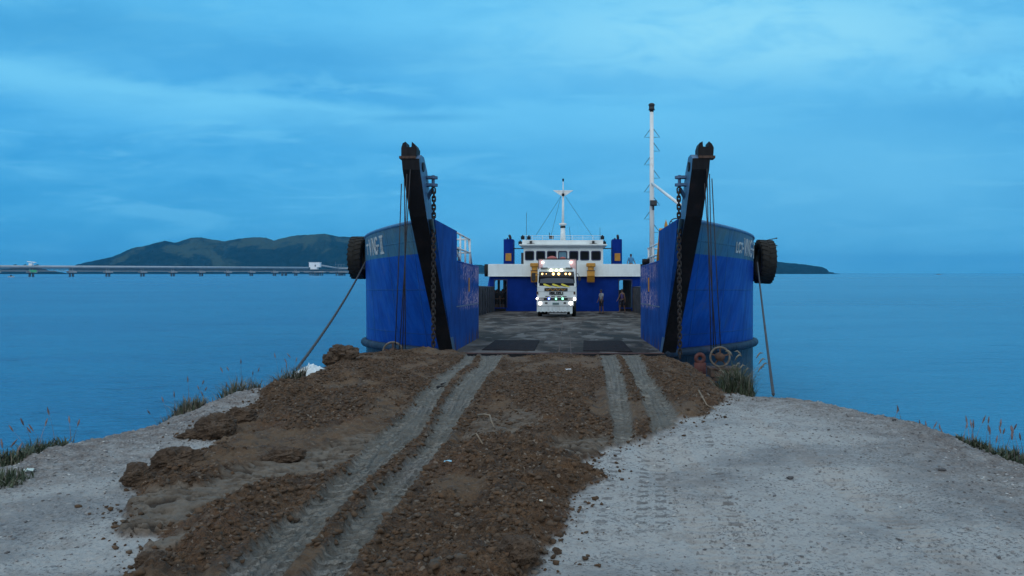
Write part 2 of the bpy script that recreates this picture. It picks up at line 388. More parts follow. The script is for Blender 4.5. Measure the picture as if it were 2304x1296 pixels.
def worley(x, y, s=0):
    ix = np.floor(x); iy = np.floor(y); best = np.full(x.shape, 9.0, np.float32)
    for dx in (-1, 0, 1):
        for dy in (-1, 0, 1):
            cx = ix+dx; cy = iy+dy
            px = cx+_h(cx, cy, s); py = cy+_h(cx, cy, s+77)
            best = np.minimum(best, ((px-x)**2+(py-y)**2).astype(np.float32))
    return best                       # squared distance
def sstep(a, b, x):
    t = np.clip((x-a)/(b-a), 0, 1); return t*t*(3-2*t)

# ------------------------------------------------------------------ ground surface
HY = np.array([0, 8, 12, 16, 18.5, 19.5, 20.2, 40]); HV = np.array([1.5, 1.50, 1.55, 1.69, 1.90, 2.02, 2.08, 2.1])
def Hn(Y): return np.interp(Y, HY, HV)
def G(px, py):                       # photo pixel -> ground point (x, Y) of the nominal surface
    Y = 10.0
    for _ in range(60): Y = .5*Y + .5*float(Hn(Y))*F/(py-CY)
    return ((px-CX)/F*Y, Y)
def GP(pts): return [G(*p) for p in pts]
land = [(-16, -8), (-9, 2.5), (-6.3, 5.2)] + GP([(-60, 1035), (0, 1006), (110, 983), (240, 956), (340, 938), (362, 922), (390, 906), (480, 882), (600, 868), (650, 848), (700, 826)]) + \
       [(-4.35, 15.2), (-4.6, 17.3), (-4.5, 19.2), (-3.6, 20.9), (3.0, 20.9), (2.75, 19.0), (2.62, 17.4)] + \
       GP([(1572, 822), (1602, 846), (1642, 876), (1700, 882), (1800, 886), (1920, 900), (2050, 928), (2180, 963), (2304, 1008)]) + [(4.15, 5.6), (5.2, 3.6), (8, 0), (14, -8)]
mudA = GP([(1800/1*0+740, 806), (717, 824), (657, 856), (621, 872), (593, 888), (561, 911), (543, 932), (503, 932), (478, 939), (455, 950), (416, 976), (437, 987), (494, 990), (476, 1001), (480, 1015), (441, 1026), (428, 1042), (400, 1040), (368, 1061), (340, 1075), (299, 1075), (281, 1105), (285, 1118), (280, 1132), (276, 1160), (260, 1183), (276, 1203), (345, 1206), (317, 1233), (299, 1258), (368, 1265), (331, 1277), (276, 1300), (180, 1420), (0, 1700)]) + [(-1.8, 1.6), (.3, 1.6)] + \
       GP([(1180, 1420), (1215, 1296), (1235, 1236), (1277, 1182), (1285, 1140), (1306, 1111), (1343, 1087), (1368, 1078), (1343, 1066), (1314, 1062), (1310, 1045), (1351, 1033), (1380, 1012), (1421, 998), (1462, 985), (1516, 963), (1528, 948), (1598, 938), (1611, 915), (1640, 905), (1638, 884)]) + [(2.75, 12.5), (2.9, 15.5), (2.95, 18), (2.7, 19.6), (-3.9, 19.7), (-4.8, 17.5)]
trL1 = GP([(1053, 801), (1037, 818), (1000, 845), (954, 884), (896, 954), (820, 1012), (776, 1083), (700, 1145), (640, 1190), (580, 1245), (515, 1300), (300, 1560), (420, 1560), (661, 1296), (785, 1145), (872, 1066), (921, 1016), (960, 975), (987, 913), (1020, 859), (1070, 814), (1078, 801)])
trL2 = GP([(1083, 803), (1078, 825), (1030, 868), (998, 915), (965, 985), (938, 1033), (847, 1112), (781, 1198), (718, 1277), (500, 1560), (640, 1560), (793, 1296), (872, 1186), (954, 1083), (996, 1025), (1033, 959), (1087, 876), (1116, 834), (1140, 805)])
trR1 = GP([(1346, 804), (1358, 850), (1366, 900), (1375, 960), (1382, 1030), (1432, 1030), (1427, 987), (1412, 884), (1400, 834), (1384, 804)])
trR2 = GP([(1392, 804), (1417, 847), (1441, 900), (1464, 979), (1480, 1030), (1560, 1030), (1532, 950), (1503, 909), (1462, 851), (1439, 804)])
flatP = GP([(868, 980), (800, 992), (745, 1010), (640, 1035), (520, 1075), (440, 1108), (300, 1124), (262, 1183), (276, 1205), (340, 1205), (440, 1187), (500, 1152), (620, 1110), (740, 1078), (830, 1030)])
flat2 = GP([(1240, 1010), (1380, 985), (1385, 1015), (1320, 1040), (1240, 1045)])
flat3 = GP([(1180, 925), (1060, 955), (1040, 1005), (1150, 1010), (1240, 975)])
flat4 = GP([(299, 1258), (317, 1233), (400, 1205), (470, 1195), (440, 1235), (370, 1266)])
def sdf(poly, X, Y):
    d = np.full(X.shape, 1e9, np.float32); ins = np.zeros(X.shape, bool); n = len(poly)
    for i in range(n):
        ax, ay = poly[i]; bx, by = poly[(i+1) % n]; ex, ey = bx-ax, by-ay
        wx = X-ax; wy = Y-ay; t = np.clip((wx*ex+wy*ey)/(ex*ex+ey*ey+1e-12), 0, 1)
        d = np.minimum(d, (wx-ex*t)**2+(wy-ey*t)**2)
        c = ((ay <= Y) & (by > Y)) | ((by <= Y) & (ay > Y))
        if ey != 0: ins ^= c & (X < ax + (Y-ay)/ey*ex)
    return np.where(ins, np.sqrt(d), -np.sqrt(d)).astype(np.float32)
def upsample(A, shape, st):
    r = np.arange(shape[0])/st; c = np.arange(shape[1])/st
    r0 = np.minimum(r.astype(int), A.shape[0]-2); c0 = np.minimum(c.astype(int), A.shape[1]-2); fr = (r-r0)[:, None]; fc = (c-c0)[None]
    return (A[r0][:, c0]*(1-fr)*(1-fc)+A[r0+1][:, c0]*fr*(1-fc)+A[r0][:, c0+1]*(1-fr)*fc+A[r0+1][:, c0+1]*fr*fc).astype(np.float32)
GR = {}
def heights(X, Y, S):
    """height above the sea and the masks, from world position and the signed distances S"""
    z = ZC - Hn(Y).astype(np.float32)
    n1 = fbm(X*1.1, Y*1.1, 3, 3); n2 = fbm(X*5, Y*5, 9, 3); n3 = fbm(X*19, Y*19, 15, 3)
    rag = (n2-.5)*.16 + (n3-.5)*.08
    sl = S['land'] + rag*.6
    mud = sstep(-.015, .06, S['mud']+rag)
    def band(a): return sstep(-.02, .035, a+(n3-.5)*.06)
    tl = np.maximum(band(S['L1']), band(S['L2'])); tr = np.maximum(band(S['R1']), band(S['R2']))
    sT = np.maximum(np.maximum(S['L1'], S['L2']), np.maximum(S['R1'], S['R2']))
    track = np.maximum(tl, tr)*mud
    flat = np.maximum(np.maximum(sstep(-.03, .08, S['F1']+rag), sstep(-.03, .08, S['F2']+rag)), np.maximum(sstep(-.03, .10, S['F3']+rag)*.7, sstep(-.03, .08, S['F4']+rag)))*mud*(1-track)
    rough = mud*(1-track)*(1-flat)
    # gravel base
    z += (n1-.5)*.08 + (n2-.5)*.022 + (n3-.5)*.014 + (fbm(X*48, Y*44, 88, 2)-.5)*.010
    w3 = worley(X*34, Y*34, 5); st = _h(np.floor(X*34), np.floor(Y*34), 91)
    grav = sstep(.9, .1, w3)*.5
    edge = sstep(2.1, .3, sl+.9*(n1-.5))
    z += (1-mud)*(grav*(.006+.010*edge) + edge*(n3-.5)*.02)
    # faint old wheel marks on the gravel
    for x0 in (.78, 1.02, 2.0):
        q = np.abs(X-x0-.02*(Y-6)-.1*np.sin(Y*.5)); on = sstep(.12, .07, q)*(1-mud)*sstep(9.5, 8, Y)*sstep(3.2, 4.6, Y)
        z += on*(-.008 + .006*np.sign(np.sin(Y*2*PI/.085)))
    # clay
    sm = S['mud']+rag
    thick = sstep(-.02, .22, sm)
    lum = 1-np.clip(worley(X*2.6+n2, Y*2.2, 21), 0, 1); l2 = 1-np.clip(worley(X*8+n2*1.5, Y*7, 31), 0, 1); l3 = 1-np.clip(worley(X*21, Y*19, 41), 0, 1); l4 = 1-np.clip(worley(X*47, Y*42, 43), 0, 1)
    hm = .012 + .040*lum*sstep(.35, .65, n1+.1) + .030*l2*l2 + .026*l3*l3 + .017*l4 + .05*(n2-.3) + .010*(fbm(X*60, Y*55, 87, 2)-.5)
    hm = hm*(1-.45*sstep(9, 15, Y)*sstep(-2.4, -1.0, X)) - .060*sstep(10, 16, Y)*sstep(-2.4, -1.4, X)
    hm = hm*(.22+.78*sstep(.0, .30, -sT)) + .022*sstep(.07, .0, -sT)*l3
    pat = sstep(.33, .47, fbm(X*1.6, Y*1.1, 71, 3)); hm = hm*(.62+.38*pat) + .010*(1-pat)
    hm = hm*(1-.25*sstep(9, 14, Y)*sstep(-1.5, -2.5, X))
    z += rough*thick*hm
    crk = fbm(X*1.3+40, Y*4.2, 51, 4); q5 = crk*6; crack = sstep(.20, .09, np.abs(q5-np.round(q5)))*sstep(.38, .52, n2)+sstep(.020, 0, np.abs(fbm(X*2.2+9, Y*6, 61, 3)-.5))*.8
    z += flat*(.045 + .03*(n2-.5) + .016*(q5-np.round(q5)) + .010*(n3-.5) - .035*np.clip(crack, 0, 1))*sstep(-.01, .03, sm)
    # wheel tracks pressed into it
    sq = np.sign(np.sin((Y*1.0 + np.abs(X)*.35)*2*PI/.10)); sq2 = np.sin(Y*2*PI/.075+X*9)
    lug = np.clip(np.sin((Y + np.abs(X)*.5)*2*PI/.115)*2.5, -1, 1); lane = np.sin(sT*2*PI/.075)
    z += track*(.020 + lug*.006*sstep(.13, .05, sT) + .006*sq2*sstep(.0, .6, lane) + .005*lane*sstep(.05, .1, sT) + .016*(n2-.5) + .012*(n3-.5))
    rim = sstep(.16, .03, -sT)*sstep(-.16, -.03, -np.abs(sT))*rough
    z += rim*.028*(1+n3)
    # heaped clay by the ship, left
    for (x, y, a, r) in ((-2.9, 17.3, .15, .6), (-3.75, 16.6, .02, .7), (-4.2, 15.3, .02, .5), (-2.2, 18.2, .06, .5), (-3.4, 14.0, .04, .7), (-2.9, 11.6, .10, .6), (-3.6, 10.4, .08, .5), (2.35, 17.0, .08, .6), (2.0, 14.2, .06, .6), (.15, 16.5, .08, .9), (-1.35, 17.6, .08, .25)):
        z += a*np.exp(-((X-x)**2+((Y-y)*.8)**2)/(r*r))*(1-track*.8)*(.75+.5*n2)
    # banks down to the sea
    z += -.16*sstep(.55, 0, sl) - .75*np.maximum(-sl, 0) + .10*(n2-.5)*sstep(0, -.5, sl)
    z = np.maximum(z, -1.6+.2*n1)
    return z, mud, track, flat, edge, crack
def build_ground():
    inv = np.linspace(1/3.3, 1/21.5, 480); lg = 1/np.geomspace(3.3, 21.5, 480)
    ys = np.unique(np.concatenate([1/inv, 1/lg, np.linspace(-8, 3.2, 30), np.linspace(21.7, 25, 12)])).astype(np.float32)
    us = np.concatenate([np.linspace(-2.6, -.74, 70), np.linspace(-.735, .60, 960), np.linspace(.61, 2.6, 70)]).astype(np.float32)
    R, K = len(ys), len(us)
    Yg = np.repeat(ys[:, None], K, 1); Xg = us[None]*np.maximum(Yg, 3.3)
    jx = (nr.rand(R, K)-.5)*.0006*np.maximum(Yg, 3.3); Xg = (Xg+jx).astype(np.float32)
    st = 3; Xc = Xg[::st, ::st]; Yc = Yg[::st, ::st]
    # make sure the coarse grid covers the end
    S = {}
    for k, p in (('land', land), ('mud', mudA), ('L1', trL1), ('L2', trL2), ('R1', trR1), ('R2', trR2), ('F1', flatP), ('F2', flat2), ('F3', flat3), ('F4', flat4)):
        S[k] = upsample(sdf(p, Xc, Yc), (R, K), st)
    z, mud, track, flat, edge, crack = heights(Xg, Yg, S)
    co = np.stack([Xg, Yg, z], -1).reshape(-1, 3).astype(np.float32)
    i = np.arange((R-1)*(K-1)); r = i//(K-1); c = i % (K-1); a = r*K+c
    quads = np.stack([a, a+1, a+K+1, a+K], 1).astype(np.int32)
    me = bpy.data.meshes.new('ground'); me.vertices.add(len(co)); me.vertices.foreach_set('co', co.ravel())
    me.loops.add(len(quads)*4); me.loops.foreach_set('vertex_index', quads.ravel())
    me.polygons.add(len(quads)); me.polygons.foreach_set('loop_start', np.arange(0, len(quads)*4, 4, dtype=np.int32))
    try: me.polygons.foreach_set('loop_total', np.full(len(quads), 4, np.int32))
    except Exception: pass
    me.update(calc_edges=True); me.validate()
    me.polygons.foreach_set('use_smooth', [True]*len(me.polygons))
    for nme, arr in (('clay', mud), ('track', track), ('flat', flat), ('edge', edge), ('crack', np.clip(crack, 0, 1)), ('smear', 1-sstep(.33, .46, fbm(Xg*1.6, Yg*1.1, 71, 3))), ('lat', np.maximum(np.maximum(S['L1'], S['L2']), np.maximum(S['R1'], S['R2'])))):
        at = me.attributes.new(nme, 'FLOAT', 'POINT'); at.data.foreach_set('value', arr.astype(np.float32).ravel())
    o = bpy.data.objects.new('ground', me); COL.objects.link(o); tag(o, kind='structure')
    GR.update(X=Xg, Y=Yg, Z=z, mud=mud, track=track, flat=flat, edge=edge, land=S['land'], smud=S['mud'], ys=ys, us=us)
    # material
    m, nt, N, L, B = newmat('ground_gravel_and_clay')
    def att(n):
        a = N.new('ShaderNodeAttribute'); a.attribute_name = n; return a.outputs['Fac']
    a = nnoise(N, L, .9, 5, .6); b = nnoise(N, L, 6, 6, .65); c = nnoise(N, L, 45, 5, .7); d = nnoise(N, L, 150, 3, .7)
    vo = N.new('ShaderNodeTexVoronoi'); vo.inputs['Scale'].default_value = 55; tc = N.new('ShaderNodeTexCoord'); L.new(tc.outputs['Object'], vo.inputs['Vector'])
    sepc = N.new('ShaderNodeSeparateColor'); L.new(vo.outputs['Color'], sepc.inputs[0])
    gr = nmix(N, L, nrange(N, L, a, .34, .56, 0, 1), (.25, .253, .255), (.42, .42, .41))
    gr = nmix(N, L, nrange(N, L, b, .50, .66, 0, .45), gr, (.27, .245, .225))
    b3 = nnoise(N, L, 2.1, 4, .6, dist=.5); gr = nmix(N, L, nmath(N, L, 'MULTIPLY', nrange(N, L, c, .50, .36, 0, .85), nrange(N, L, b3, .42, .62, .25, 1)), gr, (.095, .095, .10))
    gr = nmix(N, L, nrange(N, L, sepc.outputs[0], .92, .985, 0, .35), gr, (.46, .46, .45))
    gr = nmix(N, L, nrange(N, L, sepc.outputs[1], .90, .97, 0, .55), gr, (.10, .095, .10))
    ed = nmath(N, L, 'MULTIPLY', att('edge'), nrange(N, L, b, .35, .62, .45, .95))
    gr = nmix(N, L, ed, gr, nmix(N, L, nrange(N, L, c, .35, .65, 0, 1), (.10, .082, .074), (.23, .20, .185)))
    cl = nmix(N, L, nrange(N, L, b, .35, .65, 0, 1), (.060, .034, .018), (.140, .079, .041))
    cl = nmix(N, L, nrange(N, L, a, .5, .68, 0, .6), cl, (.135, .070, .038))
    cl = nmix(N, L, nrange(N, L, c, .55, .72, 0, .55), cl, (.135, .105, .078))
    cl = nmix(N, L, nrange(N, L, d, .50, .38, 0, .8), cl, (.016, .011, .008)); cl = nmix(N, L, nrange(N, L, c, .46, .34, 0, .7), cl, (.020, .014, .010))  # noise hollows darkened: small shadows put into the clay colour
    cl = nmix(N, L, nrange(N, L, sepc.outputs[0], .94, .99, 0, .6), cl, (.30, .25, .20))
    cl = nmix(N, L, nmath(N, L, 'MULTIPLY', att('smear'), nrange(N, L, b, .35, .6, .2, .8)), cl, (.145, .095, .058))
    fl = nmix(N, L, nrange(N, L, b, .35, .65, 0, 1), (.120, .096, .074), (.200, .168, .135))
    fl = nmix(N, L, nmath(N, L, 'MULTIPLY', att('crack'), .85), fl, (.028, .018, .013)); fl = nmix(N, L, nrange(N, L, c, .55, .7, 0, .5), fl, (.09, .065, .05))
    spg = N.new('ShaderNodeSeparateXYZ'); L.new(tc.outputs['Object'], spg.inputs[0]); gx, gy = spg.outputs[0], spg.outputs[1]; lad = None
    for x0 in (.86, .74, .50, .36, 1.30):
        q = nmath(N, L, 'ABSOLUTE', nmath(N, L, 'SUBTRACT', nmath(N, L, 'SUBTRACT', gx, nmath(N, L, 'MULTIPLY', nmath(N, L, 'SUBTRACT', gy, 7.0), .12)), x0))
        k = nmath(N, L, 'MULTIPLY', nrange(N, L, q, .042, .030, 0, 1), nrange(N, L, nmath(N, L, 'SINE', nmath(N, L, 'MULTIPLY', gy, 2*PI/.14)), .2, .6, 0, 1))
        lad = k if lad is None else nmath(N, L, 'MAXIMUM', lad, k)
    lad = nmath(N, L, 'MULTIPLY', nmath(N, L, 'MULTIPLY', lad, nrange(N, L, gy, 4.3, 5.2, 0, 1)), nmath(N, L, 'MULTIPLY', nrange(N, L, gy, 8.6, 7.6, 0, 1), nrange(N, L, b3, .38, .55, 0, 1)))
    gr = nmix(N, L, nmath(N, L, 'MULTIPLY', lad, .85), gr, (.16, .15, .145))
    tk = nmix(N, L, nrange(N, L, b, .32, .68, 0, 1), (.175, .162, .138), (.285, .270, .240))
    tk = nmix(N, L, nrange(N, L, a, .50, .66, 0, .5), tk, (.27, .26, .25))
    tk = nmix(N, L, nrange(N, L, c, .52, .68, 0, .6), tk, (.075, .060, .045)); tk = nmix(N, L, nrange(N, L, d, .5, .36, 0, .5), tk, (.05, .045, .038))
    tkd = N.new('ShaderNodeMath'); cc = nmix(N, L, att('clay'), gr, cl); cc = nmix(N, L, att('flat'), cc, fl); cc = nmix(N, L, att('track'), cc, tk)
    L.new(cc, B.inputs['Base Color']); L.new(nrange(N, L, b, .3, .7, .72, .95), B.inputs['Roughness']); B.inputs['Specular IOR Level'].default_value = .3
    sp = N.new('ShaderNodeSeparateXYZ'); L.new(tc.outputs['Object'], sp.inputs[0]); lat = att('lat')
    along = nmath(N, L, 'ADD', sp.outputs[1], nmath(N, L, 'MULTIPLY', nmath(N, L, 'ABSOLUTE', sp.outputs[0]), .5))
    along = nmath(N, L, 'ADD', along, nmath(N, L, 'MULTIPLY', b, .05))
    w1 = nmath(N, L, 'SINE', nmath(N, L, 'MULTIPLY', along, 2*PI/.125)); w2 = nmath(N, L, 'SINE', nmath(N, L, 'MULTIPLY', along, 2*PI/.062)); rib = nmath(N, L, 'SINE', nmath(N, L, 'MULTIPLY', lat, 2*PI/.085))
    edgeb = nmath(N, L, 'MULTIPLY', nrange(N, L, lat, -.05, .0, 0, 1), nrange(N, L, lat, .10, .15, 1, 0))
    lug = nmath(N, L, 'MULTIPLY', nrange(N, L, w1, -.25, .25, 0, 1), edgeb); mid = nmath(N, L, 'MULTIPLY', nmath(N, L, 'MULTIPLY', nrange(N, L, w2, -.2, .2, 0, .5), nrange(N, L, rib, -.1, .3, 0, 1)), nrange(N, L, lat, .08, .12, 0, 1))
    tr = nmath(N, L, 'ADD', nmath(N, L, 'ADD', lug, mid), nmath(N, L, 'MULTIPLY', rib, .35)); wear = nrange(N, L, a, .36, .56, .25, 1)
    tr = nmath(N, L, 'MULTIPLY', nmath(N, L, 'MULTIPLY', tr, wear), nmath(N, L, 'MAXIMUM', att('track'), nmath(N, L, 'MULTIPLY', att('clay'), nrange(N, L, lat, -.06, 0, 0, .6))))
    bp = N.new('ShaderNodeBump'); bp.inputs['Strength'].default_value = .9; bp.inputs['Distance'].default_value = .022
    L.new(nmath(N, L, 'ADD', c, nmath(N, L, 'MULTIPLY', d, .6)), bp.inputs['Height'])
    bp2 = N.new('ShaderNodeBump'); bp2.inputs['Strength'].default_value = 1; bp2.inputs['Distance'].default_value = .030; L.new(tr, bp2.inputs['Height']); L.new(nmix(N, L, nmath(N, L, 'MULTIPLY', nrange(N, L, tr, .55, .15, 0, 1), nmath(N, L, 'MULTIPLY', att('track'), .45)), cc, (.060, .055, .046)), B.inputs['Base Color']); L.new(bp.outputs[0], bp2.inputs['Normal']); L.new(bp2.outputs[0], B.inputs['Normal'])
    me.materials.append(m); M['ground'] = m
build_ground()
def gz(x, y):                        # ground height at a world point
    X, Y, Z, ys, us = GR['X'], GR['Y'], GR['Z'], GR['ys'], GR['us']
    r = int(np.clip(np.searchsorted(ys, y), 0, len(ys)-1)); c = int(np.clip(np.searchsorted(us, x/max(y, 3.3)), 0, len(us)-1))
    return float(Z[r, c])

ICO = []
def make_ico(sub):
    bm = bmesh.new(); bmesh.ops.create_icosphere(bm, subdivisions=sub, radius=1)
    v = np.array([p.co[:] for p in bm.verts], np.float32); f = np.array([[q.index for q in p.verts] for p in bm.faces], np.int32); bm.free(); return v, f
ICO = [make_ico(1), make_ico(2)]
def scatter(name, n, weight, size, flatten, ico, mat, label, cat, sink=.35, smooth=False, seed=1, lum=.25, power=3.0):
    r = np.random.RandomState(seed)
    X, Y, Z = GR['X'], GR['Y'], GR['Z']
    area = np.abs(np.gradient(X, axis=1)*np.gradient(Y, axis=0)); p = (area*weight).ravel(); p[~np.isfinite(p)] = 0
    cs = np.cumsum(p); idx = np.searchsorted(cs, r.rand(n)*cs[-1]); idx = np.minimum(idx, len(cs)-1)
    P = np.stack([X.ravel()[idx], Y.ravel()[idx], Z.ravel()[idx]], 1)
    s = size[0] + (size[1]-size[0])*r.rand(n)**power
    v0, f0 = ICO[ico]; V = []; Fa = []
    nv = len(v0)
    A = r.rand(n)*2*PI; sc = np.stack([.75+.5*r.rand(n), .75+.5*r.rand(n), flatten*(.7+.6*r.rand(n))], 1)
    bumps = 1 + (r.rand(n, nv)-.5)*lum*2
    v = v0[None]*bumps[..., None]*sc[:, None, :]*s[:, None, None]
    ca, sa = np.cos(A)[:, None], np.sin(A)[:, None]
    tl = (r.rand(n, 1)-.5)*.6
    x = v[..., 0]*ca-v[..., 1]*sa; y = v[..., 0]*sa+v[..., 1]*ca; zz = v[..., 2]+x*tl
    co = np.stack([x+P[:, 0:1], y+P[:, 1:2], zz+P[:, 2:3]+s[:, None]*(flatten-sink)], -1).reshape(-1, 3).astype(np.float32)
    fa = (f0[None]+(np.arange(n)*nv)[:, None, None]).reshape(-1, 3).astype(np.int32)
    me = bpy.data.meshes.new(name); me.vertices.add(len(co)); me.vertices.foreach_set('co', co.ravel())
    me.loops.add(len(fa)*3); me.loops.foreach_set('vertex_index', fa.ravel())
    me.polygons.add(len(fa)); me.polygons.foreach_set('loop_start', np.arange(0, len(fa)*3, 3, dtype=np.int32))
    me.update(calc_edges=True)
    at = me.attributes.new('tone', 'FLOAT', 'POINT'); at.data.foreach_set('value', np.repeat(r.rand(n), nv).astype(np.float32))
    if smooth: me.polygons.foreach_set('use_smooth', [True]*len(me.polygons))
    me.materials.append(mat); o = bpy.data.objects.new(name, me); COL.objects.link(o); tag(o, label, cat, kind='stuff'); return o
def tone_mat(name, stops, rough=.9):
    m, nt, N, L, B = newmat(name)
    a = N.new('ShaderNodeAttribute'); a.attribute_name = 'tone'; rp = N.new('ShaderNodeValToRGB'); L.new(a.outputs['Fac'], rp.inputs[0])
    while len(rp.color_ramp.elements) < len(stops): rp.color_ramp.elements.new(.5)
    for e, (p, c) in zip(rp.color_ramp.elements, stops): e.position = p; e.color = (*c, 1)
    n = nnoise(N, L, 40, 4, .7); cc = nmix(N, L, nrange(N, L, n, .3, .7, 0, .5), rp.outputs[0], (.05, .035, .025), 'MULTIPLY' if False else 'MIX')
    L.new(cc, B.inputs['Base Color']); B.inputs['Roughness'].default_value = rough; B.inputs['Specular IOR Level'].default_value = .3
    bp = N.new('ShaderNodeBump'); bp.inputs['Strength'].default_value = .7; bp.inputs['Distance'].default_value = .01; L.new(n, bp.inputs['Height']); L.new(bp.outputs[0], B.inputs['Normal'])
    return m
M['clod'] = tone_mat('clay_clod', [(0, (.045, .027, .014)), (.4, (.088, .052, .029)), (.75, (.118, .067, .036)), (.985, (.10, .076, .056)), (1, (.20, .17, .14))])
M['pebble'] = tone_mat('pebble', [(0, (.09, .09, .095)), (.35, (.24, .235, .235)), (.75, (.36, .36, .365)), (.95, (.50, .50, .49)), (1, (.62, .62, .60))], .8)
inland = sstep(-.25, .1, GR['land'])*(GR['Y'] < 20)*(GR['Y'] > 2.5)*(np.abs(GR['X']/np.maximum(GR['Y'], 1)) < .8)
rough = GR['mud']*(1-GR['track'])*(1-GR['flat'])
scatter('clay_clods', 42000, rough*inland*(GR['Y'] < 17)*sstep(.32, .52, fbm(GR['X']*1.6, GR['Y']*1.1, 71, 3)), (.005, .026), .60, 0, M['clod'], 'brown clay clods and crumbs churned up along the muddy approach', 'clay', .48, False, 3, .60, 3.0)
fringe = np.exp(-(GR['smud']/.16)**2)*inland*(GR['Y'] < 14)
scatter('clay_crumbs', 1500, fringe*(1-GR['track']), (.004, .020), .7, 0, M['clod'], 'loose brown crumbs lying along the ragged edge of the clay', 'clay', .25, False, 5, .3, 3)
scatter('gravel', 13000, (1-GR['mud'])*inland*(.35+.65*GR['edge']), (.003, .015), .45, 0, M['pebble'], 'pale pebbles and gravel spread over the grey shore ground', 'gravel', .28, False, 8, .22, 3)

# ------------------------------------------------------------------ sea
def build_water():
    me = bpy.data.meshes.new('water'); R = 9500
    me.from_pydata([(-R, -60, 0), (R, -60, 0), (R, R, 0), (-R, R, 0)], [], [(0, 1, 2, 3)])
    o = bpy.data.objects.new('water', me); COL.objects.link(o); tag(o, kind='structure')
    m, nt, N, L, B = newmat('sea_water')
    a = nnoise(N, L, .55, 4, .6, (1, 1.9, 1), .4); b = nnoise(N, L, 2.1, 4, .62, (1, 2.0, 1), .6); c = nnoise(N, L, .055, 5, .6, (.55, 2.2, 1), .5); d = nnoise(N, L, .006, 4, .6, (.3, 2.0, 1), .3)
    B.inputs['IOR'].default_value = 1.333
    tcx = N.new('ShaderNodeTexCoord'); spx = N.new('ShaderNodeSeparateXYZ'); L.new(tcx.outputs['Object'], spx.inputs[0]); calm = nrange(N, L, spx.outputs[0], -6, 14, 0, 1)
    L.new(nmix(N, L, nrange(N, L, c, .35, .65, 0, 1), nmix(N, L, calm, (.003, .150, .34), (.006, .175, .35)), nmix(N, L, calm, (.005, .175, .37), (.012, .205, .39))), B.inputs['Base Color'])  # right side paler: its brighter sky reflection is put into the colour
    L.new(nrange(N, L, d, .35, .65, .20, .28), B.inputs['Roughness'])
    h = nmath(N, L, 'ADD', nmath(N, L, 'MULTIPLY', a, .55), nmath(N, L, 'ADD', nmath(N, L, 'MULTIPLY', b, .30), nmath(N, L, 'MULTIPLY', c, 1.4)))
    e_ = nnoise(N, L, 1.5, 3, .6, (.30, 1.5, 1), .3); h = nmath(N, L, 'SUBTRACT', h, nrange(N, L, e_, .60, .70, 0, .16)); f_ = nnoise(N, L, .45, 3, .6, (.30, 1.2, 1), .3); h = nmath(N, L, 'SUBTRACT', h, nrange(N, L, f_, .60, .70, 0, .35))
    bp = N.new('ShaderNodeBump'); bp.inputs['Strength'].default_value = .55; bp.inputs['Distance'].default_value = 1.1; L.new(nrange(N, L, calm, 0, 1, 1.0, .65), bp.inputs['Strength'])
    L.new(h, bp.inputs['Height']); L.new(bp.outputs[0], B.inputs['Normal'])
    me.materials.append(m)
build_water()

# ------------------------------------------------------------------ hills
def hill_mat():
    m, nt, N, L, B = newmat('wooded_hill')
    a = nnoise(N, L, .0042, 6, .62, (1, .5, 1.6), .6); b = nnoise(N, L, .03, 5, .7); c = nnoise(N, L, .010, 5, .6, (1, .4, 2), .4)
    cc = nmix(N, L, nrange(N, L, b, .35, .65, 0, 1), (.004, .012, .012), (.012, .026, .022))
    tc = N.new('ShaderNodeTexCoord'); sp = N.new('ShaderNodeSeparateXYZ'); L.new(tc.outputs['Object'], sp.inputs[0])
    hi = nrange(N, L, sp.outputs[2], 50, 135, 0, .16)
    g = nrange(N, L, nmath(N, L, 'ADD', a, hi), .58, .66, 0, 1)
    g = nmath(N, L, 'MULTIPLY', g, nrange(N, L, c, .36, .5, .25, 1))
    cc = nmix(N, L, g, cc, (.042, .060, .036))
    L.new(cc, B.inputs['Base Color']); B.inputs['Roughness'].default_value = 1; B.inputs['Specular IOR Level'].default_value = 0
    return m
M['hill'] = hill_mat()
def hills(name, prof, Y0, Y1, seed, tree=2.5, cols=700, rows=46):
    px = np.array([p[0] for p in prof], float); py = np.array([p[1] for p in prof], float)
    u = np.linspace(px[0], px[-1], cols); top = CY-np.interp(u, px, py)
    V = []
    for j in range(rows):
        s = j/(rows-1)*1.35                           # 0 shore .. 1 ridge .. 1.35 behind
        Yr = Y0+(Y1-Y0)*s
        f = np.where(s <= 1, np.sin(min(s, 1)*PI/2)**.85, max(0, 1-(s-1)*2.6))
        X = (u-CX)/F*Yr
        hh = np.maximum(top, 0)/F*(Y0+(Y1-Y0))
        mid = max(0.0, math.sin(min(s, 1)*PI))*.42 if s < 1 else 0
        g = (fbm(X*.0038, np.full_like(X, Yr)*.0038, seed, 4)-.52)
        z = hh*f*(1+0*g) + hh*mid*g*1.8
        z = np.minimum(z, hh*(Yr/(Y1)))
        z += tree*(vn(X*.11, np.full_like(X, Yr)*.09, seed+5)-.35)*min(1, f*4)*(hh > 3)
        if s == 0: z = z*0-1
        V.append(np.stack([X, np.full_like(X, Yr), z], 1))
    co = np.concatenate(V); fs = []
    for r in range(rows-1):
        for c in range(cols-1): a = r*cols+c; fs.append((a, a+1, a+cols+1, a+cols))
    me = bpy.data.meshes.new(name); me.from_pydata(co.tolist(), [], fs); me.materials.append(M['hill'])
    o = bpy.data.objects.new(name, me); COL.objects.link(o); tag(o, kind='structure'); return o
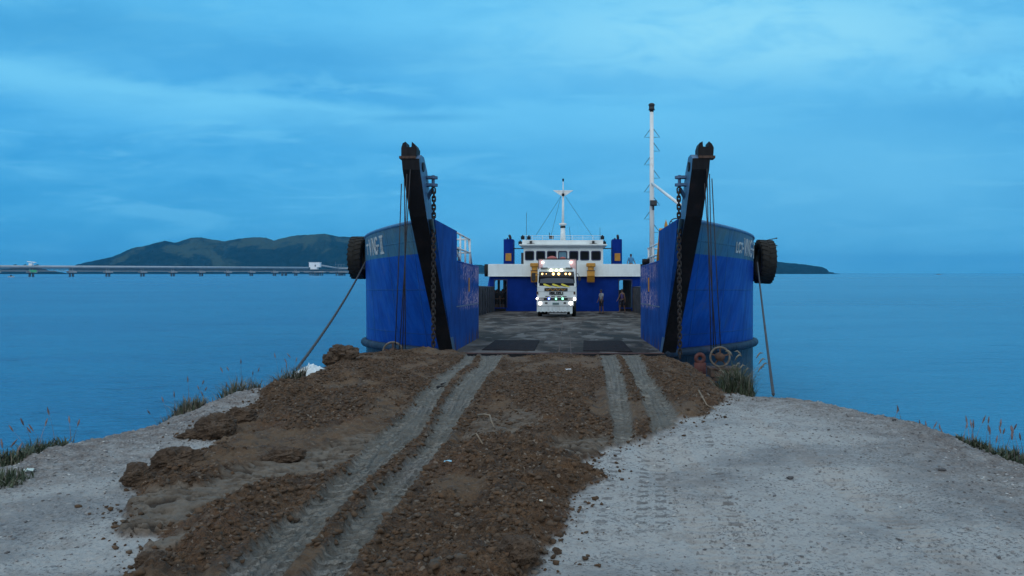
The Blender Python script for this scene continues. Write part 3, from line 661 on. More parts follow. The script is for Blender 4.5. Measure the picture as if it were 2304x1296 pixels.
prof = [(150, 614), (160, 600), (175, 594), (195, 589), (215, 585), (238, 580), (250, 577), (268, 570), (300, 556), (322, 554), (350, 546), (372, 541), (388, 544), (402, 544), (418, 537), (430, 533), (452, 533), (475, 538), (505, 542), (540, 536), (572, 533), (598, 534), (615, 540), (640, 534), (665, 529), (700, 527), (730, 525), (760, 531), (795, 533), (830, 540), (900, 556), (980, 582), (1060, 594), (1120, 598), (1300, 600), (1440, 594), (1560, 588), (1690, 585), (1742, 586), (1765, 590), (1800, 593), (1830, 597), (1850, 600), (1862, 606), (1864, 611), (1885, 613.5), (1890, 614)]
hills('hills', prof, 2900, 3500, 4, 6.0)
hills('far_headland', [(-120, 604), (0, 604), (22, 603), (28, 594), (36, 592), (42, 600), (50, 594), (58, 592), (64, 600), (78, 594), (86, 592), (92, 600), (110, 606), (150, 612)], 2600, 2750, 9, 1.5, 160, 12)

# ------------------------------------------------------------------ conveyor jetty
def jetty():
    A = Vector((-1258/F*795, 795, 0)); Bp = Vector(((790-CX)/F*1230, 1230, 0)); dr = (Bp-A).normalized(); sd = Vector((-dr.y, dr.x, 0))
    mt = paint('pipe_cladding', (.33, .39, .43), .6, .1, (.3, .3, .3), .3, 0, .02, .05); dk = paint('jetty_steel', (.06, .085, .10), .7, .2, dirt_amt=.2, scale=.05, bump=0); conc = paint('jetty_concrete', (.30, .32, .33), .8, .15, dirt_amt=.3, scale=.05, bump=0)
    gr = paint('green_board', (.05, .42, .20), .6, .1, dirt_amt=.1, scale=.1, bump=0); wh = paint('white_cladding', (.80, .83, .84), .6, .05, dirt_amt=.1, scale=.1, bump=0)
    root = thing('conveyor_jetty', 'long pale pipe conveyor on trestles standing in the sea before the hills', 'jetty', tuple(A))
    def on(px):                                   # point of the line seen at photo column px
        k = (px-CX)/F; t = (k*A.y-A.x)/(dr.x-k*dr.y); return t
    def P(t, off=0, z=0): return dr*t+sd*off+Vector((0, 0, z))
    tend = on(930); t0 = -60
    m = MB(); 
    thh = on(700)
    m.tube([P(t0, 0, 10.0), P(thh-6, 0, 11.0)], 1.35, 12); m.build('conveyor_pipe', mt, root, True)
    m = MB(); m.tube([P(on(722), 0, 14.6), P(on(762), 0, 10.6)], 1.2, 12).tube([P(on(762), 0, 10.6), P(tend, 0, 10.6)], 1.25, 12).build('conveyor_pipe', mt, root, True)
    m = MB(); m.bar(P(t0, 0, 8.0), P(tend, 0, 8.6), .9, 1.0); m.build('truss', dk, root)
    m = MB(); m.bar(P(t0, -1.2, 5.9), P(tend, -1.2, 6.2), 2.6, .8)
    m.build('walkway', conc, root)
    m = MB(); n = 0; t = t0
    while t < tend:
        m.bar(P(t, 0, 6.2), P(t+5, 0, 8.2), .25); m.bar(P(t+5, 0, 8.2), P(t+10, 0, 6.2), .25); m.bar(P(t, -2.4, 6.2), P(t, -2.4, 7.4), .12); t += 10
    m.bar(P(t0, -2.4, 7.4), P(tend, -2.4, 7.6), .12); m.build('bracing', dk, root)
    for i, px in enumerate((-12, 70, 160, 242, 320, 388, 452, 512, 565, 617, 665)):
        t = on(px); sc = 1
        m = MB(); m.bar(P(t-4.0, -1, 5.0), P(t+4.0, -1, 5.0), 5.0, 1.7); m.bar(P(t-1.4, 0, 5.3), P(t-1.4, 0, 9), .7); m.bar(P(t+1.4, 0, 5.3), P(t+1.4, 0, 9), .7)
        tr = m.build('trestle', conc, root)
        for k, s in enumerate((-1.6, 1.6)):
            MB().tube([P(t+s*1.15, -.5, -2), P(t+s*.9, -.5, 4.6)], 1.05, 8).build('pile', dk, tr)
    t = on(70); m = MB(); m.box(-1.6, 1.6, -1.4, 1.4, 11.3, 13.6, Matrix.Translation(P(t))); m.box(-5.2, 3.0, -1.2, 1.2, 14.4, 15.1, Matrix.Translation(P(t)) @ Matrix.Rotation(.12, 4, 'Y')); m.build('drive_house', wh, root)
    MB().box(0, 7.5, -3.6, -2.9, 4.6, 6.9, Matrix.Translation(P(t))).build('name_board', gr, root, label='green board on the nearest trestle')
    # transfer house
    t = on(709); Mx = Matrix.Translation(P(t))
    m = MB(); m.box(-7.5, 7.5, -4, 4, 12.0, 18.5, Mx); m.box(-5.5, 3.5, -4.6, 4.4, 9.0, 12.0, Mx); m.box(-8, 8, -4.4, 4.4, 18.5, 19.0, Mx)
    h = m.build('transfer_house', wh, root); m = MB(); m.box(.8, 2.2, -4.9, -4.6, 13, 15.5, Mx); m.build('window', dk, h)
    MB().box(-14, 14, -6, 5, 4.8, 6.4, Mx).build('platform', conc, root)
    for s in (-13, -9, -5, -2, 1, 4, 8, 12): MB().tube([P(t+s, -3, -2), P(t+s*.95, -3, 4.8)], .8, 8).build('pile', dk, root)
    t = on(764); Mx = Matrix.Translation(P(t))
    MB().box(-13, 13, -6, 5, 4.6, 6.0, Mx).build('platform', conc, root)
    for s in (-10, -5, -2, 1, 4, 8): MB().tube([P(t+s, -3, -2), P(t+s*.95, -3, 4.6)], 1.0, 8).build('pile', dk, root)
    m = MB()
    for x in (-5, 0, 6):
        for y in (-3, 3): m.bar(P(t+x, y, 6), P(t+x, y, 16.5), .35)
    for z in (9.5, 13, 16.5):
        for y in (-3, 3): m.bar(P(t-6, y, z), P(t+7, y, z), .3)
    m.bar(P(t-8, 0, 16), P(t-9, 0, 20), .3); m.build('gantry_frame', paint('gantry_steel', (.14, .20, .24), .7, dirt_amt=.1, scale=.1, bump=0), root)
    t = on(650); m = MB()
    for s in (-3, 3): m.tube([P(t+s, 9, -2), P(t+s, 9, 5)], 1.6, 8)
    m.build('dolphin', dk, root)
jetty()
def boat(px, py, Y, ln, label, hullc):
    p = Wp(px, py, Y); root = thing('fishing_boat', label, 'boat', (p.x, Y, 0))
    m = MB(); rings = []
    for s in (-1, -.8, -.3, .3, .8, 1):
        w = (1-abs(s)**2.5)*ln*.11+.03; k = .25*abs(s)**3*ln*.25
        rings.append([(s*ln/2, -w, .75+k), (s*ln/2, -w*.6, -.2), (s*ln/2, w*.6, -.2), (s*ln/2, w, .75+k)])
    m.loft(rings); m.build('hull', paint('boat_hull', hullc, .6, bump=0, scale=.3), root)
    m = MB(); m.box(-ln*.16, ln*.10, -ln*.07, ln*.07, .7, 1.9); m.box(-ln*.19, ln*.13, -ln*.09, ln*.09, 1.9, 2.02); m.build('cabin', M['lamp_dark'], root)
    m = MB()
    for x in (-ln*.2, ln*.2): m.tube([(x, -ln*.28, .2), (x, 0, 1.0), (x, ln*.28, .2)], .08, 6)
    for s in (-1, 1): m.tube([(-ln*.4, s*ln*.28, .2), (0, s*ln*.28, .1), (ln*.42, s*ln*.28, .25)], .12, 6)
    m.build('outrigger', M['railwhite'], root)
boat(2112, 618, 1750, 11, 'tiny dark outrigger boat far out on the open sea to the right', (.03, .035, .045))
boat(25, 623, 760, 5.5, 'tiny low boat near the far left end of the jetty', (.30, .33, .36))

# ------------------------------------------------------------------ the ferry
SHIP = thing('landing_ferry', 'blue and white landing craft ferry with its open bow beached on the clay', 'ferry', (-.043, 20, ZC-1.96), (-.0209, 0, -.0092))
bpy.context.view_layer.update()
SM = Matrix.LocRotScale(SHIP.location, SHIP.rotation_euler, None); SI = SM.inverted()
def Lp(px, py, yl):                     # photo pixel -> ship-local point on the plane y = yl
    o = SI @ Vector((0, 0, ZC)); d = SI.to_3x3() @ Vector(((px-CX)/F, 1, (CY-py)/F)); t = (yl-o.y)/d.y; return o+d*t
BOWTOP = 3.06; STEP = 2.26; XI = 2.60
def yf(z): return .35-.97*max(z, -.4)
def bow(u, z):                          # outer bow plating, starboard half mirrored by the caller; u 0 at the post, 1 at the side
    a = (XI+.02, yf(z)); b = (5.50, 2.05+(yf(z)+2.6)*.30); c = (5.92, 5.2)
    x = (1-u)**2*a[0]+2*u*(1-u)*b[0]+u*u*c[0]; y = (1-u)**2*a[1]+2*u*(1-u)*b[1]+u*u*c[1]
    return Vector((x, y, z))
def bown(u, z):
    du = bow(min(1, u+.01), z)-bow(max(0, u-.01), z); dz = bow(u, z+.02)-bow(u, z-.02); n = du.cross(dz).normalized()
    return n if n.y < 0 else -n
def flip(p, s): return Vector((p.x*s, p.y, p.z))
def make_bow(s):
    tagn = {-1: 'left', 1: 'right'}[s]
    m = MB(); nu = 28; zs = [-2.6, -1.2, -.4, 0, .4, .8, 1.2, 1.6, 2.0, 2.385, 2.6, 2.8, BOWTOP]
    rings = []
    for z in zs:
        r = [flip(bow(i/nu, z), s) for i in range(nu+1)]; r.append(Vector((s*5.92, 9.0, z))); r.append(Vector((s*5.80, 9.0, z)))
        for i in range(nu, -1, -1):
            q = bow(i/nu, z); w = .10*(1 if i else 0); r.append(flip(Vector((max(XI+.02, q.x-w), q.y+.10, z)), s))
        rings.append(r)
    m.loft(rings); m.build('bow_plating', M['bow'], SHIP, False)
    # cap rail on the plating
    m = MB(); m.tube([flip(bow(i/nu, BOWTOP+.02), s)+Vector((0, .05, 0)) for i in range(2, nu+1)]+[Vector((s*5.88, 9, BOWTOP+.02))], .045, 8); m.build('cap_rail', M['bow_pale'], SHIP, True)
    # rubbing pipe
    m = MB(); pts = []
    for i in range(0, nu+1): p = bow(i/nu, -.02); n = bown(i/nu, -.02); n.z = 0; pts.append(flip(p+n*.05, s))
    pts.append(Vector((s*5.98, 9.0, -.02))); m.tube(pts, .115, 10); m.build('rubbing_pipe', M['arm_side'] if False else M['hull_low'], SHIP, True)
    # inner wall (low part and the high forward part) and casing top
    m = MB()
    prof = [(.35, 0), (yf(STEP), STEP), (yf(BOWTOP)+.15, BOWTOP), (1.1, BOWTOP), (1.1, STEP), (6.35, STEP), (6.35, 0)]
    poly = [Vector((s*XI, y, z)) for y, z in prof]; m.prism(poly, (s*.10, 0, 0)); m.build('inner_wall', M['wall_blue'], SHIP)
    m = MB(); q_ = [flip(bow(i/20, STEP), s)+Vector((-s*.06, .12, 0)) for i in range(1, 21)]; m.prism([Vector((s*(XI+.1), 6.3, STEP-.08))]+[Vector((s*(XI+.1), yf(STEP)+.2, STEP-.08))]+[Vector((p.x, p.y, STEP-.08)) for p in q_]+[Vector((s*5.80, 6.3, STEP-.08))], (0, 0, .07)); m.build('casing_top', M['arm_side'], SHIP)
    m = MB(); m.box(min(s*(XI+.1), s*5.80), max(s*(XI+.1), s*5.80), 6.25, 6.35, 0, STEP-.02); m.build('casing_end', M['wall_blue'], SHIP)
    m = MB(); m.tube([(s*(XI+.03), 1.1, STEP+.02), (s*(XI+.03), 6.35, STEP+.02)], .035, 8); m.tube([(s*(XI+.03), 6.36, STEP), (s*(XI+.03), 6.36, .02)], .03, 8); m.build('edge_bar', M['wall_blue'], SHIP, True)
    # slot for the ramp lock and a weld bead
    m = MB(); m.box(s*(XI-.03) if s > 0 else s*XI, s*XI if s > 0 else s*(XI-.03), 3.60, 3.70, 1.50, 1.90)
    m.build('lock_slot', M['yellow'], SHIP)
    m = MB(); x0, x1 = sorted((s*(XI-.008), s*XI)); m.box(x0, x1, 1.0, 6.3, 1.10, 1.13); m.build('weld_bead', M['arm_side'], SHIP)
    # ramp post leaning forward
    prof = [(.32, 0.0), (-2.66, 3.10), (-3.20, 4.02), (-3.24, 4.24), (-2.95, 4.36), (-2.62, 4.36), (-2.30, 4.10), (-1.95, 3.50), (-1.65, 3.06), (1.05, 0.0)]
    prof[-1] = (.75, 0.0)
    def xin(z): return XI-.02+.052*z
    poly = [Vector((s*xin(z), y, z)) for y, z in prof]
    n = len(poly); outer = [p+Vector((s*(.345+.004*p.z), 0, 0)) for p in poly]
    m = MB(); m.add(poly+outer, [tuple(range(n)), tuple(range(2*n-1, n-1, -1))]); 
    for i in range(n):
        j = (i+1) % n; m.cur = 1 if i in (0, 1, 2) else 0  # forward undersides take black: their shade is put into the colour
        m.add([poly[i], poly[j], outer[j], outer[i]], [(0, 1, 2, 3)])
    post = m.build('ramp_post', [M['arm_side'], M['black']], SHIP)
    for k, zz in enumerate((3.75, )):
        pass
    # lightening hole disc on the inner web
    m = MB(); m.lathe([(.10, -.012), (.10, .012)], (s*(xin(4.05)-.012), -2.86, 4.12), 'x', 14); m.build('web_hole', M['black'], post)
    # head block with sheave notch
    c = Lp(923 if s < 0 else 1585, 336, -2.95); m = MB()
    hw = .155; y0, y1 = -3.12, -2.70; z0 = 4.31
    pr = [(-hw, z0), (hw, z0), (hw+.01, z0+.17), (hw-.03, z0+.25), (.065, z0+.30), (.055, z0+.19), (-.055, z0+.19), (-.065, z0+.30), (-hw+.03, z0+.27), (-hw, z0+.17)]
    m.prism([Vector((c.x+a, y0, b)) for a, b in pr], (0, y1-y0, 0)); hb = m.build('head_block', M['black'], post)
    m = MB(); m.torus((c.x, -2.92, z0+.10), .09, .03, 'x', 18, 8); m.build('sheave', M['rust'], hb, True)
    m = MB(); m.box(c.x-.168, c.x+.168, -3.27, -2.98, z0-.07, z0-.02, None); m.build('head_plate', M['rust'], post)
    # hoist wires down to the ramp corner sheave
    X0 = c.x; tops = (-.06, .01, .06, .12) if s < 0 else (.0, .05, .10, -.05)
    ends = ((899, 786), (906, 786), (912, 786), (889, 786)) if s < 0 else ((1600, 792), (1606, 792), (1622, 792), (1612, 795))
    for k in range(4):
        p = Vector((X0+tops[k]*s*-1*-1, -3.25, 4.02-.1*k)); q = Lp(ends[k][0], ends[k][1], -2.55)
        MB().tube([p, p.lerp(q, .5)+Vector((0, .02, -.02)), q], .011, 6).build('hoist_cable', M['cable'], SHIP, True)
    # bracket and chain
    bz = 3.80; by = -2.40; bx = s*(XI-.02+.052*bz)
    m = MB()
    for dz in (.0, .16): m.box(min(bx, bx-s*.13), max(bx, bx-s*.13), by-.10, by+.10, bz+dz-.025, bz+dz+.03); m.lathe([(.10, -.0275), (.10, .0275)], (bx-s*.13, by, bz+dz), 'z', 14)
    m.lathe([(.035, -.06), (.035, .21)], (bx-s*.13, by, bz), 'z', 10); m.bar((bx+s*.02, by+.1, bz-.3), (bx-s*.12, by, bz-.08), .06); m.build('chain_bracket', M['arm_side'], post)
    top = Vector((bx-s*.15, by-.03, bz-.08)); bot = Lp(975 if s < 0 else 1530, 806, -1.95)
    m = MB(); Lc = (bot-top).length; pitch = .088; nn = int(Lc/pitch); dv = (bot-top).normalized()
    for k in range(nn):
        cc = top+dv*(k+.5)*pitch; up = -dv; sx = Vector((1, 0, 0)); sx = (sx-up*sx.dot(up)).normalized(); sy = up.cross(sx)
        if k % 2: sx, sy = sy, -sx
        R = Matrix((sx, sy, up)).transposed()
        # oval link as a tube loop
        pts = []; Rr = .034; hl = .040
        for a in range(14):
            t = 2*PI*a/14; pts.append(cc + R @ Vector((Rr*math.cos(t), 0, Rr*math.sin(t)+(hl if math.sin(t) > 0 else -hl)*.75)))
        pts.append(pts[0]); m.tube(pts, .0185, 6, False)
    m.build('ramp_chain', M['chain'], SHIP, True)
    # shackle at the foot
    # ramp corner sheave wheel standing on the ramp edge
    if s < 0: cpt = Lp(884, 792, -2.45); R0 = .21
    else: cpt = Lp(1620, 803, -2.9); R0 = .20
    rt = MB(); rt.torus(cpt, R0, .022, 'y', 28, 8); w = rt.build('corner_sheave', paint('worn_sheave_rim_'+tagn, (.13, .11, .09), .8, .3, (.06, .04, .03), .5, 0, .3, 6), SHIP, True)
    m = MB()
    for k in range(5):
        a = 2*PI*k/5+.3; m.bar(cpt, cpt+Vector((math.cos(a)*R0, 0, math.sin(a)*R0)), .03, .03)
    m.build('spoke', M['rust'], w)
    MB().lathe([(.085, -.10), (.085, .16)], cpt, 'y', 14).build('hub', M['rust'], w, True)
    if s > 0:
        a = Lp(1597, 829, -2.9); b = Lp(1657, 846, -2.9)
        m = MB(); m.box(a.x, b.x, -3.05, -2.55, b.z, a.z); m.box(a.x-.02, b.x+.03, -3.09, -2.5, a.z-.005, a.z+.02); m.box(a.x+.05, a.x+.28, -3.0, -2.6, b.z-.10, b.z); m.build('sheave_base', M['rust'], w)
        a = Lp(1562, 795, -2.2); b = Lp(1588, 820, -2.2)
        m = MB(); cx_, cz_ = (a.x+b.x)/2, (a.z+b.z)/2+.01
        m.torus((cx_, -2.2, cz_), .085, .045, 'y', 20, 8); m.box(a.x, b.x, -2.25, -2.15, b.z-.25, cz_-.09); m.build('pad_eye', M['redrust'], SHIP, True)
for s in (-1, 1): make_bow(s)
# lettering painted on the bow plating: strokes of each letter in a unit box
GLY = {'L': [[(0, 1), (0, 0), (1, 0)]], 'C': [[(1, .85), (.7, 1), (.3, 1), (0, .8), (0, .2), (.3, 0), (.7, 0), (1, .15)]], 'T': [[(0, 1), (1, 1)], [(.5, 1), (.5, 0)]],
       '-': [[(.1, .5), (.9, .5)]], 'V': [[(0, 1), (.5, 0), (1, 1)]], 'N': [[(0, 0), (0, 1), (1, 0), (1, 1)]], 'G': [[(1, .85), (.7, 1), (.3, 1), (0, .8), (0, .2), (.3, 0), (.7, 0), (1, .2), (1, .5), (.55, .5)]],
       'I': [[(.5, 0), (.5, 1)], [(0, 1), (1, 1)], [(0, 0), (1, 0)]], 'W': [[(0, 1), (1, 1)], [(0, 0), (1, 0)], [(.3, 0), (.3, 1)], [(.7, 0), (.7, 1)]]}
letter_m = paint('worn_white_lettering', (.46, .50, .50), .7, .15, (.12, .20, .26), .6, 0, .1, 4)
def bow_name(s, spans, dz=(0, 0)):
    us = np.linspace(.15, 1, 400)
    def pxof(u, z):
        p = SM @ flip(bow(u, z), s); return CX+F*p.x/p.y
    for ch, pa, pb, z0, z1 in spans:
        m = MB()
        zc = (z0+z1)/2; tab = np.array([pxof(u, zc) for u in us])
        order = np.argsort(tab); 
        def uof(px): 
            k = int(np.argmin(np.abs(tab-px))); return us[k]
        ua, ub = uof(pa), uof(pb)
        for st in GLY[ch]:
            for (x0, y0), (x1, y1) in zip(st[:-1], st[1:]):
                nseg = 4; th = .028
                P = []
                for k in range(nseg+1):
                    t = k/nseg; x = x0+(x1-x0)*t; y = y0+(y1-y0)*t; u = ua+(ub-ua)*x; z = z0+(z1-z0)*y
                    p = bow(u, z)+bown(u, z)*.012; P.append(flip(p, s))
                for a, b in zip(P[:-1], P[1:]):
                    nn = bown((ua+ub)/2, zc); nn = flip(nn, s); d = (b-a)
                    if d.length < 1e-6: continue
                    d.normalize(); w = d.cross(nn).normalized()*th; e = nn*.004; a2 = a-d*th*.5; b2 = b+d*th*.5
                    m.add([a2-w, a2+w, b2+w, b2-w, a2-w-e*4, a2+w-e*4, b2+w-e*4, b2-w-e*4], [(0, 1, 2, 3), (0, 4, 5, 1), (2, 6, 7, 3), (1, 5, 6, 2), (3, 7, 4, 0)])
        m.build('painted_letter', letter_m, SHIP)
z0, z1 = 2.50, 2.91
bow_name(-1, [('T', 826, 829.5, 2.55, 2.80), ('V', 831.5, 837, z0, z1), ('N', 839, 844, z0, z1), ('G', 845.5, 849.5, z0, z1), ('-', 850.5, 852.5, z0, z1), ('W', 855, 862, z0, z1)])
bow_name(1, [('L', 1657, 1660.5, 2.54, 2.77), ('C', 1662, 1666, 2.54, 2.77), ('T', 1667, 1670.5, 2.54, 2.77), ('-', 1671, 1672.5, 2.54, 2.77), ('V', 1674, 1679, z0, z1), ('N', 1681, 1685.5, z0, z1), ('G', 1687.5, 1691.5, z0, z1), ('-', 1692.5, 1694, z0, z1), ('W', 1695, 1699, z0, z1)])

# hull body, deck, ramp
q_ = [bow(i/16, -.3)+Vector((-.12, .16, 0)) for i in range(1, 17)]
pl_ = [Vector((p.x, p.y, -2.9)) for p in q_]; pr_ = [Vector((-p.x, p.y, -2.9)) for p in q_]
m = MB(); m.prism(pl_+[Vector((5.55, 52, -2.9)), Vector((-5.55, 52, -2.9))]+pr_[::-1], (0, 0, 2.78)); m.build('hull', M['hull_low'], SHIP)
m = MB(); m.prism([Vector((2.55, 1.15, -.11))]+[Vector((p.x, max(1.15, p.y), -.11)) for p in pl_]+[Vector((5.55, 50, -.11)), Vector((-5.55, 50, -.11))]+[Vector((p.x, max(1.15, p.y), -.11)) for p in pr_[::-1]]+[Vector((-2.55, 1.15, -.11))], (0, 0, .11)); dk = m.build('deck', M['deck'], SHIP)
m = MB(); m.box(-2.57, 2.57, .09, 1.14, -.11, .004); m.build('ramp', M['deck'], SHIP)
m = MB(); m.box(-2.59, 2.59, .03, .085, -.12, .012); m.build('ramp_lip', M['plate_red'], SHIP)
m = MB(); m.box(-2.65, 2.65, -.06, .028, -.30, -.004); m.build('hinge_face', M['black'], SHIP)
m = MB(); m.box(-2.5, 2.5, -2.9, -.07, -.40, -.16); m.build('ramp_flap', M['rust'], SHIP)
def quadplate(pxs, z0=.008):
    # dark anti-slip panel on the ramp; corner photo pixels projected onto the deck
    P = []
    for px, py in pxs:
        o = SI @ Vector((0, 0, ZC)); d = SI.to_3x3() @ Vector(((px-CX)/F, 1, (CY-py)/F)); t = (z0-o.z)/d.z; P.append(o+d*t)
    m = MB(); m.prism([Vector((p.x, p.y, z0)) for p in P], (0, 0, .014)); m.build('tread_plate', M['plate_dark'], SHIP)
quadplate([(1084, 788), (1203, 789), (1214, 766), (1115, 766)])
quadplate([(1312, 790), (1423, 792), (1400, 767), (1313, 767)])
m = MB(); m.box(.02, .05, -.5, 26, .004, .012); m.box(.32, .345, -.5, 8, .004, .014)
m.build('deck_seam', M['rust'], SHIP)
for s in (-1, 1):                       # cargo-deck bulwarks with stiffeners
    m = MB(); x0, x1 = sorted((s*5.05, s*5.15)); m.box(x0, x1, 6.4, 40, 0, 1.72)
    y = 7.2
    while y < 40: a, b = sorted((s*4.97, s*5.05)); m.box(a, b, y, y+.07, 0, 1.68); y += 1.6
    bwk = m.build('bulwark', M['bulwark'], SHIP)
    m = MB(); m.tube([(s*5.1, 6.4, 1.75), (s*5.1, 40, 1.75)], .05, 8); m.build('top_pipe', M['bulwark'], bwk, True)
# railings on the lower casings
def rail(s, y0, y1, posts, x, h):
    m = MB()
    for y in posts: m.tube([(x, y, STEP), (x, y, STEP+h)], .027, 8)
    for z in (h*.5, h): m.tube([(x, y0, STEP+z), (x, y1, STEP+z)], .027, 8)
    m.tube([(x, y1, STEP+h), (x+s*1.6, y1, STEP+h)], .025, 8); m.tube([(x, y1, STEP+h*.5), (x+s*1.6, y1, STEP+h*.5)], .025, 8)
    m.tube([(x+s*1.6, y1, STEP), (x+s*1.6, y1, STEP+h)], .025, 8)
    m.build('railing', M['railwhite'], SHIP, True)
rail(-1, 1.15, 4.6, (1.5, 2.4, 3.5, 4.6), -2.68, .80)
m = MB(); m.tube([(-2.72, 4.6, STEP+.8), (-2.72, 5.5, STEP)], .03, 8); m.tube([(-2.68, 1.2, STEP+.40), (-2.68, 2.6, STEP)], .035, 8); m.tube([(-2.75, 1.2, STEP+.30), (-2.75, 2.35, STEP)], .03, 8); m.build('rail_brace', M['railwhite'], SHIP, True)
rail(1, 2.2, 6.6, (2.3, 3.5, 4.9, 6.3), 2.85, .62)
# signal mast on the right casing
b = Lp(1467, 596, 5.6); t = Lp(1467, 250, 5.6)
m = MB(); m.tube([(b.x, 5.6, STEP), (b.x, 5.6, STEP+2.4), (b.x, 5.6, t.z)], [.078, .072, .058], 12); mast = m.build('bow_mast', M['railwhite'], SHIP, True)
q = Lp(1467, 412, 5.6); e = Lp(1534, 464, 1.2)
MB().tube([q, e], .042, 8).build('mast_brace', M['railwhite'], mast, True)
m = MB(); m.lathe([(.06, 0), (.06, .05), (.10, .06), (.085, .12), (.085, .20), (.11, .22), (.07, .27), (0.0, .29)], (b.x, 5.6, t.z-.03), 'z', 14); m.build('mast_lamp', M['lamp_dark'], mast, True)
for k, py in enumerate((309, 340, 371, 401, 432, 462, 493, 523)):
    p = Lp(1467, py, 5.6); sx = 1 if k % 2 else -1
    for sg in ((1, -1) if k == 0 else (sx,)):
        m = MB(); m.tube([(p.x, 5.6, p.z), (p.x+sg*.24, 5.6, p.z+.0), (p.x+sg*.05, 5.6, p.z+.26)], .010, 6); m.build('step_iron', M['cable'], mast, True)
p = Lp(1470, 458, 5.4); m = MB(); m.box(p.x-.10, p.x+.10, 5.28, 5.48, p.z-.07, p.z+.09); m.box(p.x-.08, p.x+.08, 5.25, 5.28, p.z-.05, p.z+.07); m.lathe([(.03, -.2), (.03, -.07)], (p.x, 5.4, p.z), 'z', 8); m.build('floodlight', M['lamp_dark'], mast)
# yellow frame, blade and hand wheel behind the right casing
a = Lp(1481, 592, 2.6); bb = Lp(1488, 516, 1.9)
m = MB(); m.bar((a.x, 2.6, STEP), (bb.x, 1.9, bb.z), .11, .10); m.bar((a.x+.10, 3.3, STEP), (bb.x+.05, 2.6, bb.z-.05), .08); m.build('davit_frame', M['yellow'], SHIP)
a = Lp(1499, 516, 1.4); m = MB(); m.prism([Vector((a.x-.035, 1.4, STEP)), Vector((a.x+.035, 1.4, STEP)), Vector((a.x+.035, 1.4, a.z+.12)), Vector((a.x+.0, 1.4, a.z+.25)), Vector((a.x-.035, 1.4, a.z+.12))], (0, .12, 0)); m.build('guide_horn', M['yellow'], SHIP)
c = Lp(1521, 506, -.4); m = MB(); m.torus(c, .155, .013, 'y', 24, 6)
for k in range(5):
    an = 2*PI*k/5; m.bar(c, c+Vector((math.cos(an)*.155, 0, math.sin(an)*.155)), .018)
m.tube([c+Vector((0, 0, 0)), c+Vector((.0, .3, 0)), c+Vector((0.05, .3, -.3))], .02, 8); m.tube([c+Vector((.08, .1, .12)), c+Vector((.2, .1, .42))], .015, 6); m.build('hand_wheel', M['cable'], SHIP)
c = Lp(1453, 589, 6.2); m = MB(); m.lathe([(0, -.12), (.09, -.11), (.10, 0), (.08, .1), (0, .12)], c, 'x', 14); m.lathe([(0, -.08), (.07, -.07), (.07, .08), (0, .09)], c+Vector((.14, 0, .03)), 'x', 12); m.build('winch_drum', M['black'], SHIP, True)
c = Lp(1039, 560, 3.0); m = MB(); m.lathe([(0, -.05), (.05, -.04), (.05, .05), (0, .06)], c+Vector((-.1, 0, .0)), 'z', 10); m.bar(c+Vector((-.1, 0, 0)), (c.x-.1, c.y, STEP), .03); m.build('deck_lamp', M['lamp_dark'], SHIP)

# ---- deckhouse and bridge far aft
YH = 40.0
def R2(px0, px1, py0, py1, y):
    a = Lp(px0, py1, y); b = Lp(px1, py0, y); return a.x, b.x, a.z, b.z
x0, x1, z0, z1 = R2(1102, 1440, 621, 700, YH); z0 = 0
dl = R2(1113, 1140, 629, 699, YH); dr_ = R2(1393, 1421, 629, 699, YH)
m = MB()
def wall_with_holes(m, xa, xb, za, zb, y0, y1, holes):
    xs = sorted({xa, xb, *[h[0] for h in holes], *[h[1] for h in holes]}); 
    for a, b in zip(xs[:-1], xs[1:]):
        mid = (a+b)/2; hs = [h for h in holes if h[0] < mid < h[1]]
        if not hs: m.box(a, b, y0, y1, za, zb); continue
        cur = za
        for h in sorted(hs, key=lambda h: h[2]):
            if h[2] > cur+1e-4: m.box(a, b, y0, y1, cur, h[2])
            cur = h[3]
        if cur < zb-1e-4: m.box(a, b, y0, y1, cur, zb)
sill = .26
holes = [(dl[0], dl[1], sill, dl[3]), (dr_[0], dr_[1], sill, dr_[3])]
wall_with_holes(m, x0, x1, 0, z1, YH, YH+.12, holes)
# rounded upper corners of the doorways
for h in holes:
    for sx, cx_ in ((1, h[0]), (-1, h[1])):
        r = .22; pts = [Vector((cx_, YH-.001, h[3]))]+[Vector((cx_+sx*(r-r*math.sin(a)), YH-.001, h[3]-(r-r*math.cos(a)))) for a in np.linspace(0, PI/2, 7)]
        m.prism(pts, (0, .12, 0))
house = m.build('deckhouse_front', M['house_blue'], SHIP)
for h in holes:
    m = MB(); m.box(h[0]-.05, h[0]-.0, YH-.05, YH-.003, sill, h[3]-.05); m.box(h[1], h[1]+.05, YH-.05, YH-.003, sill, h[3]-.05); m.box(h[0]-.05, h[1]+.05, YH-.05, YH-.003, h[3]-.05, h[3]+.02); m.build('door_frame', M['navyrim'], house)
for h in holes: m = MB(); m.box(h[0]+.05, h[1]-.05, YH-.30, YH-.004, .0, .20); m.build('door_step', M['black'], house)
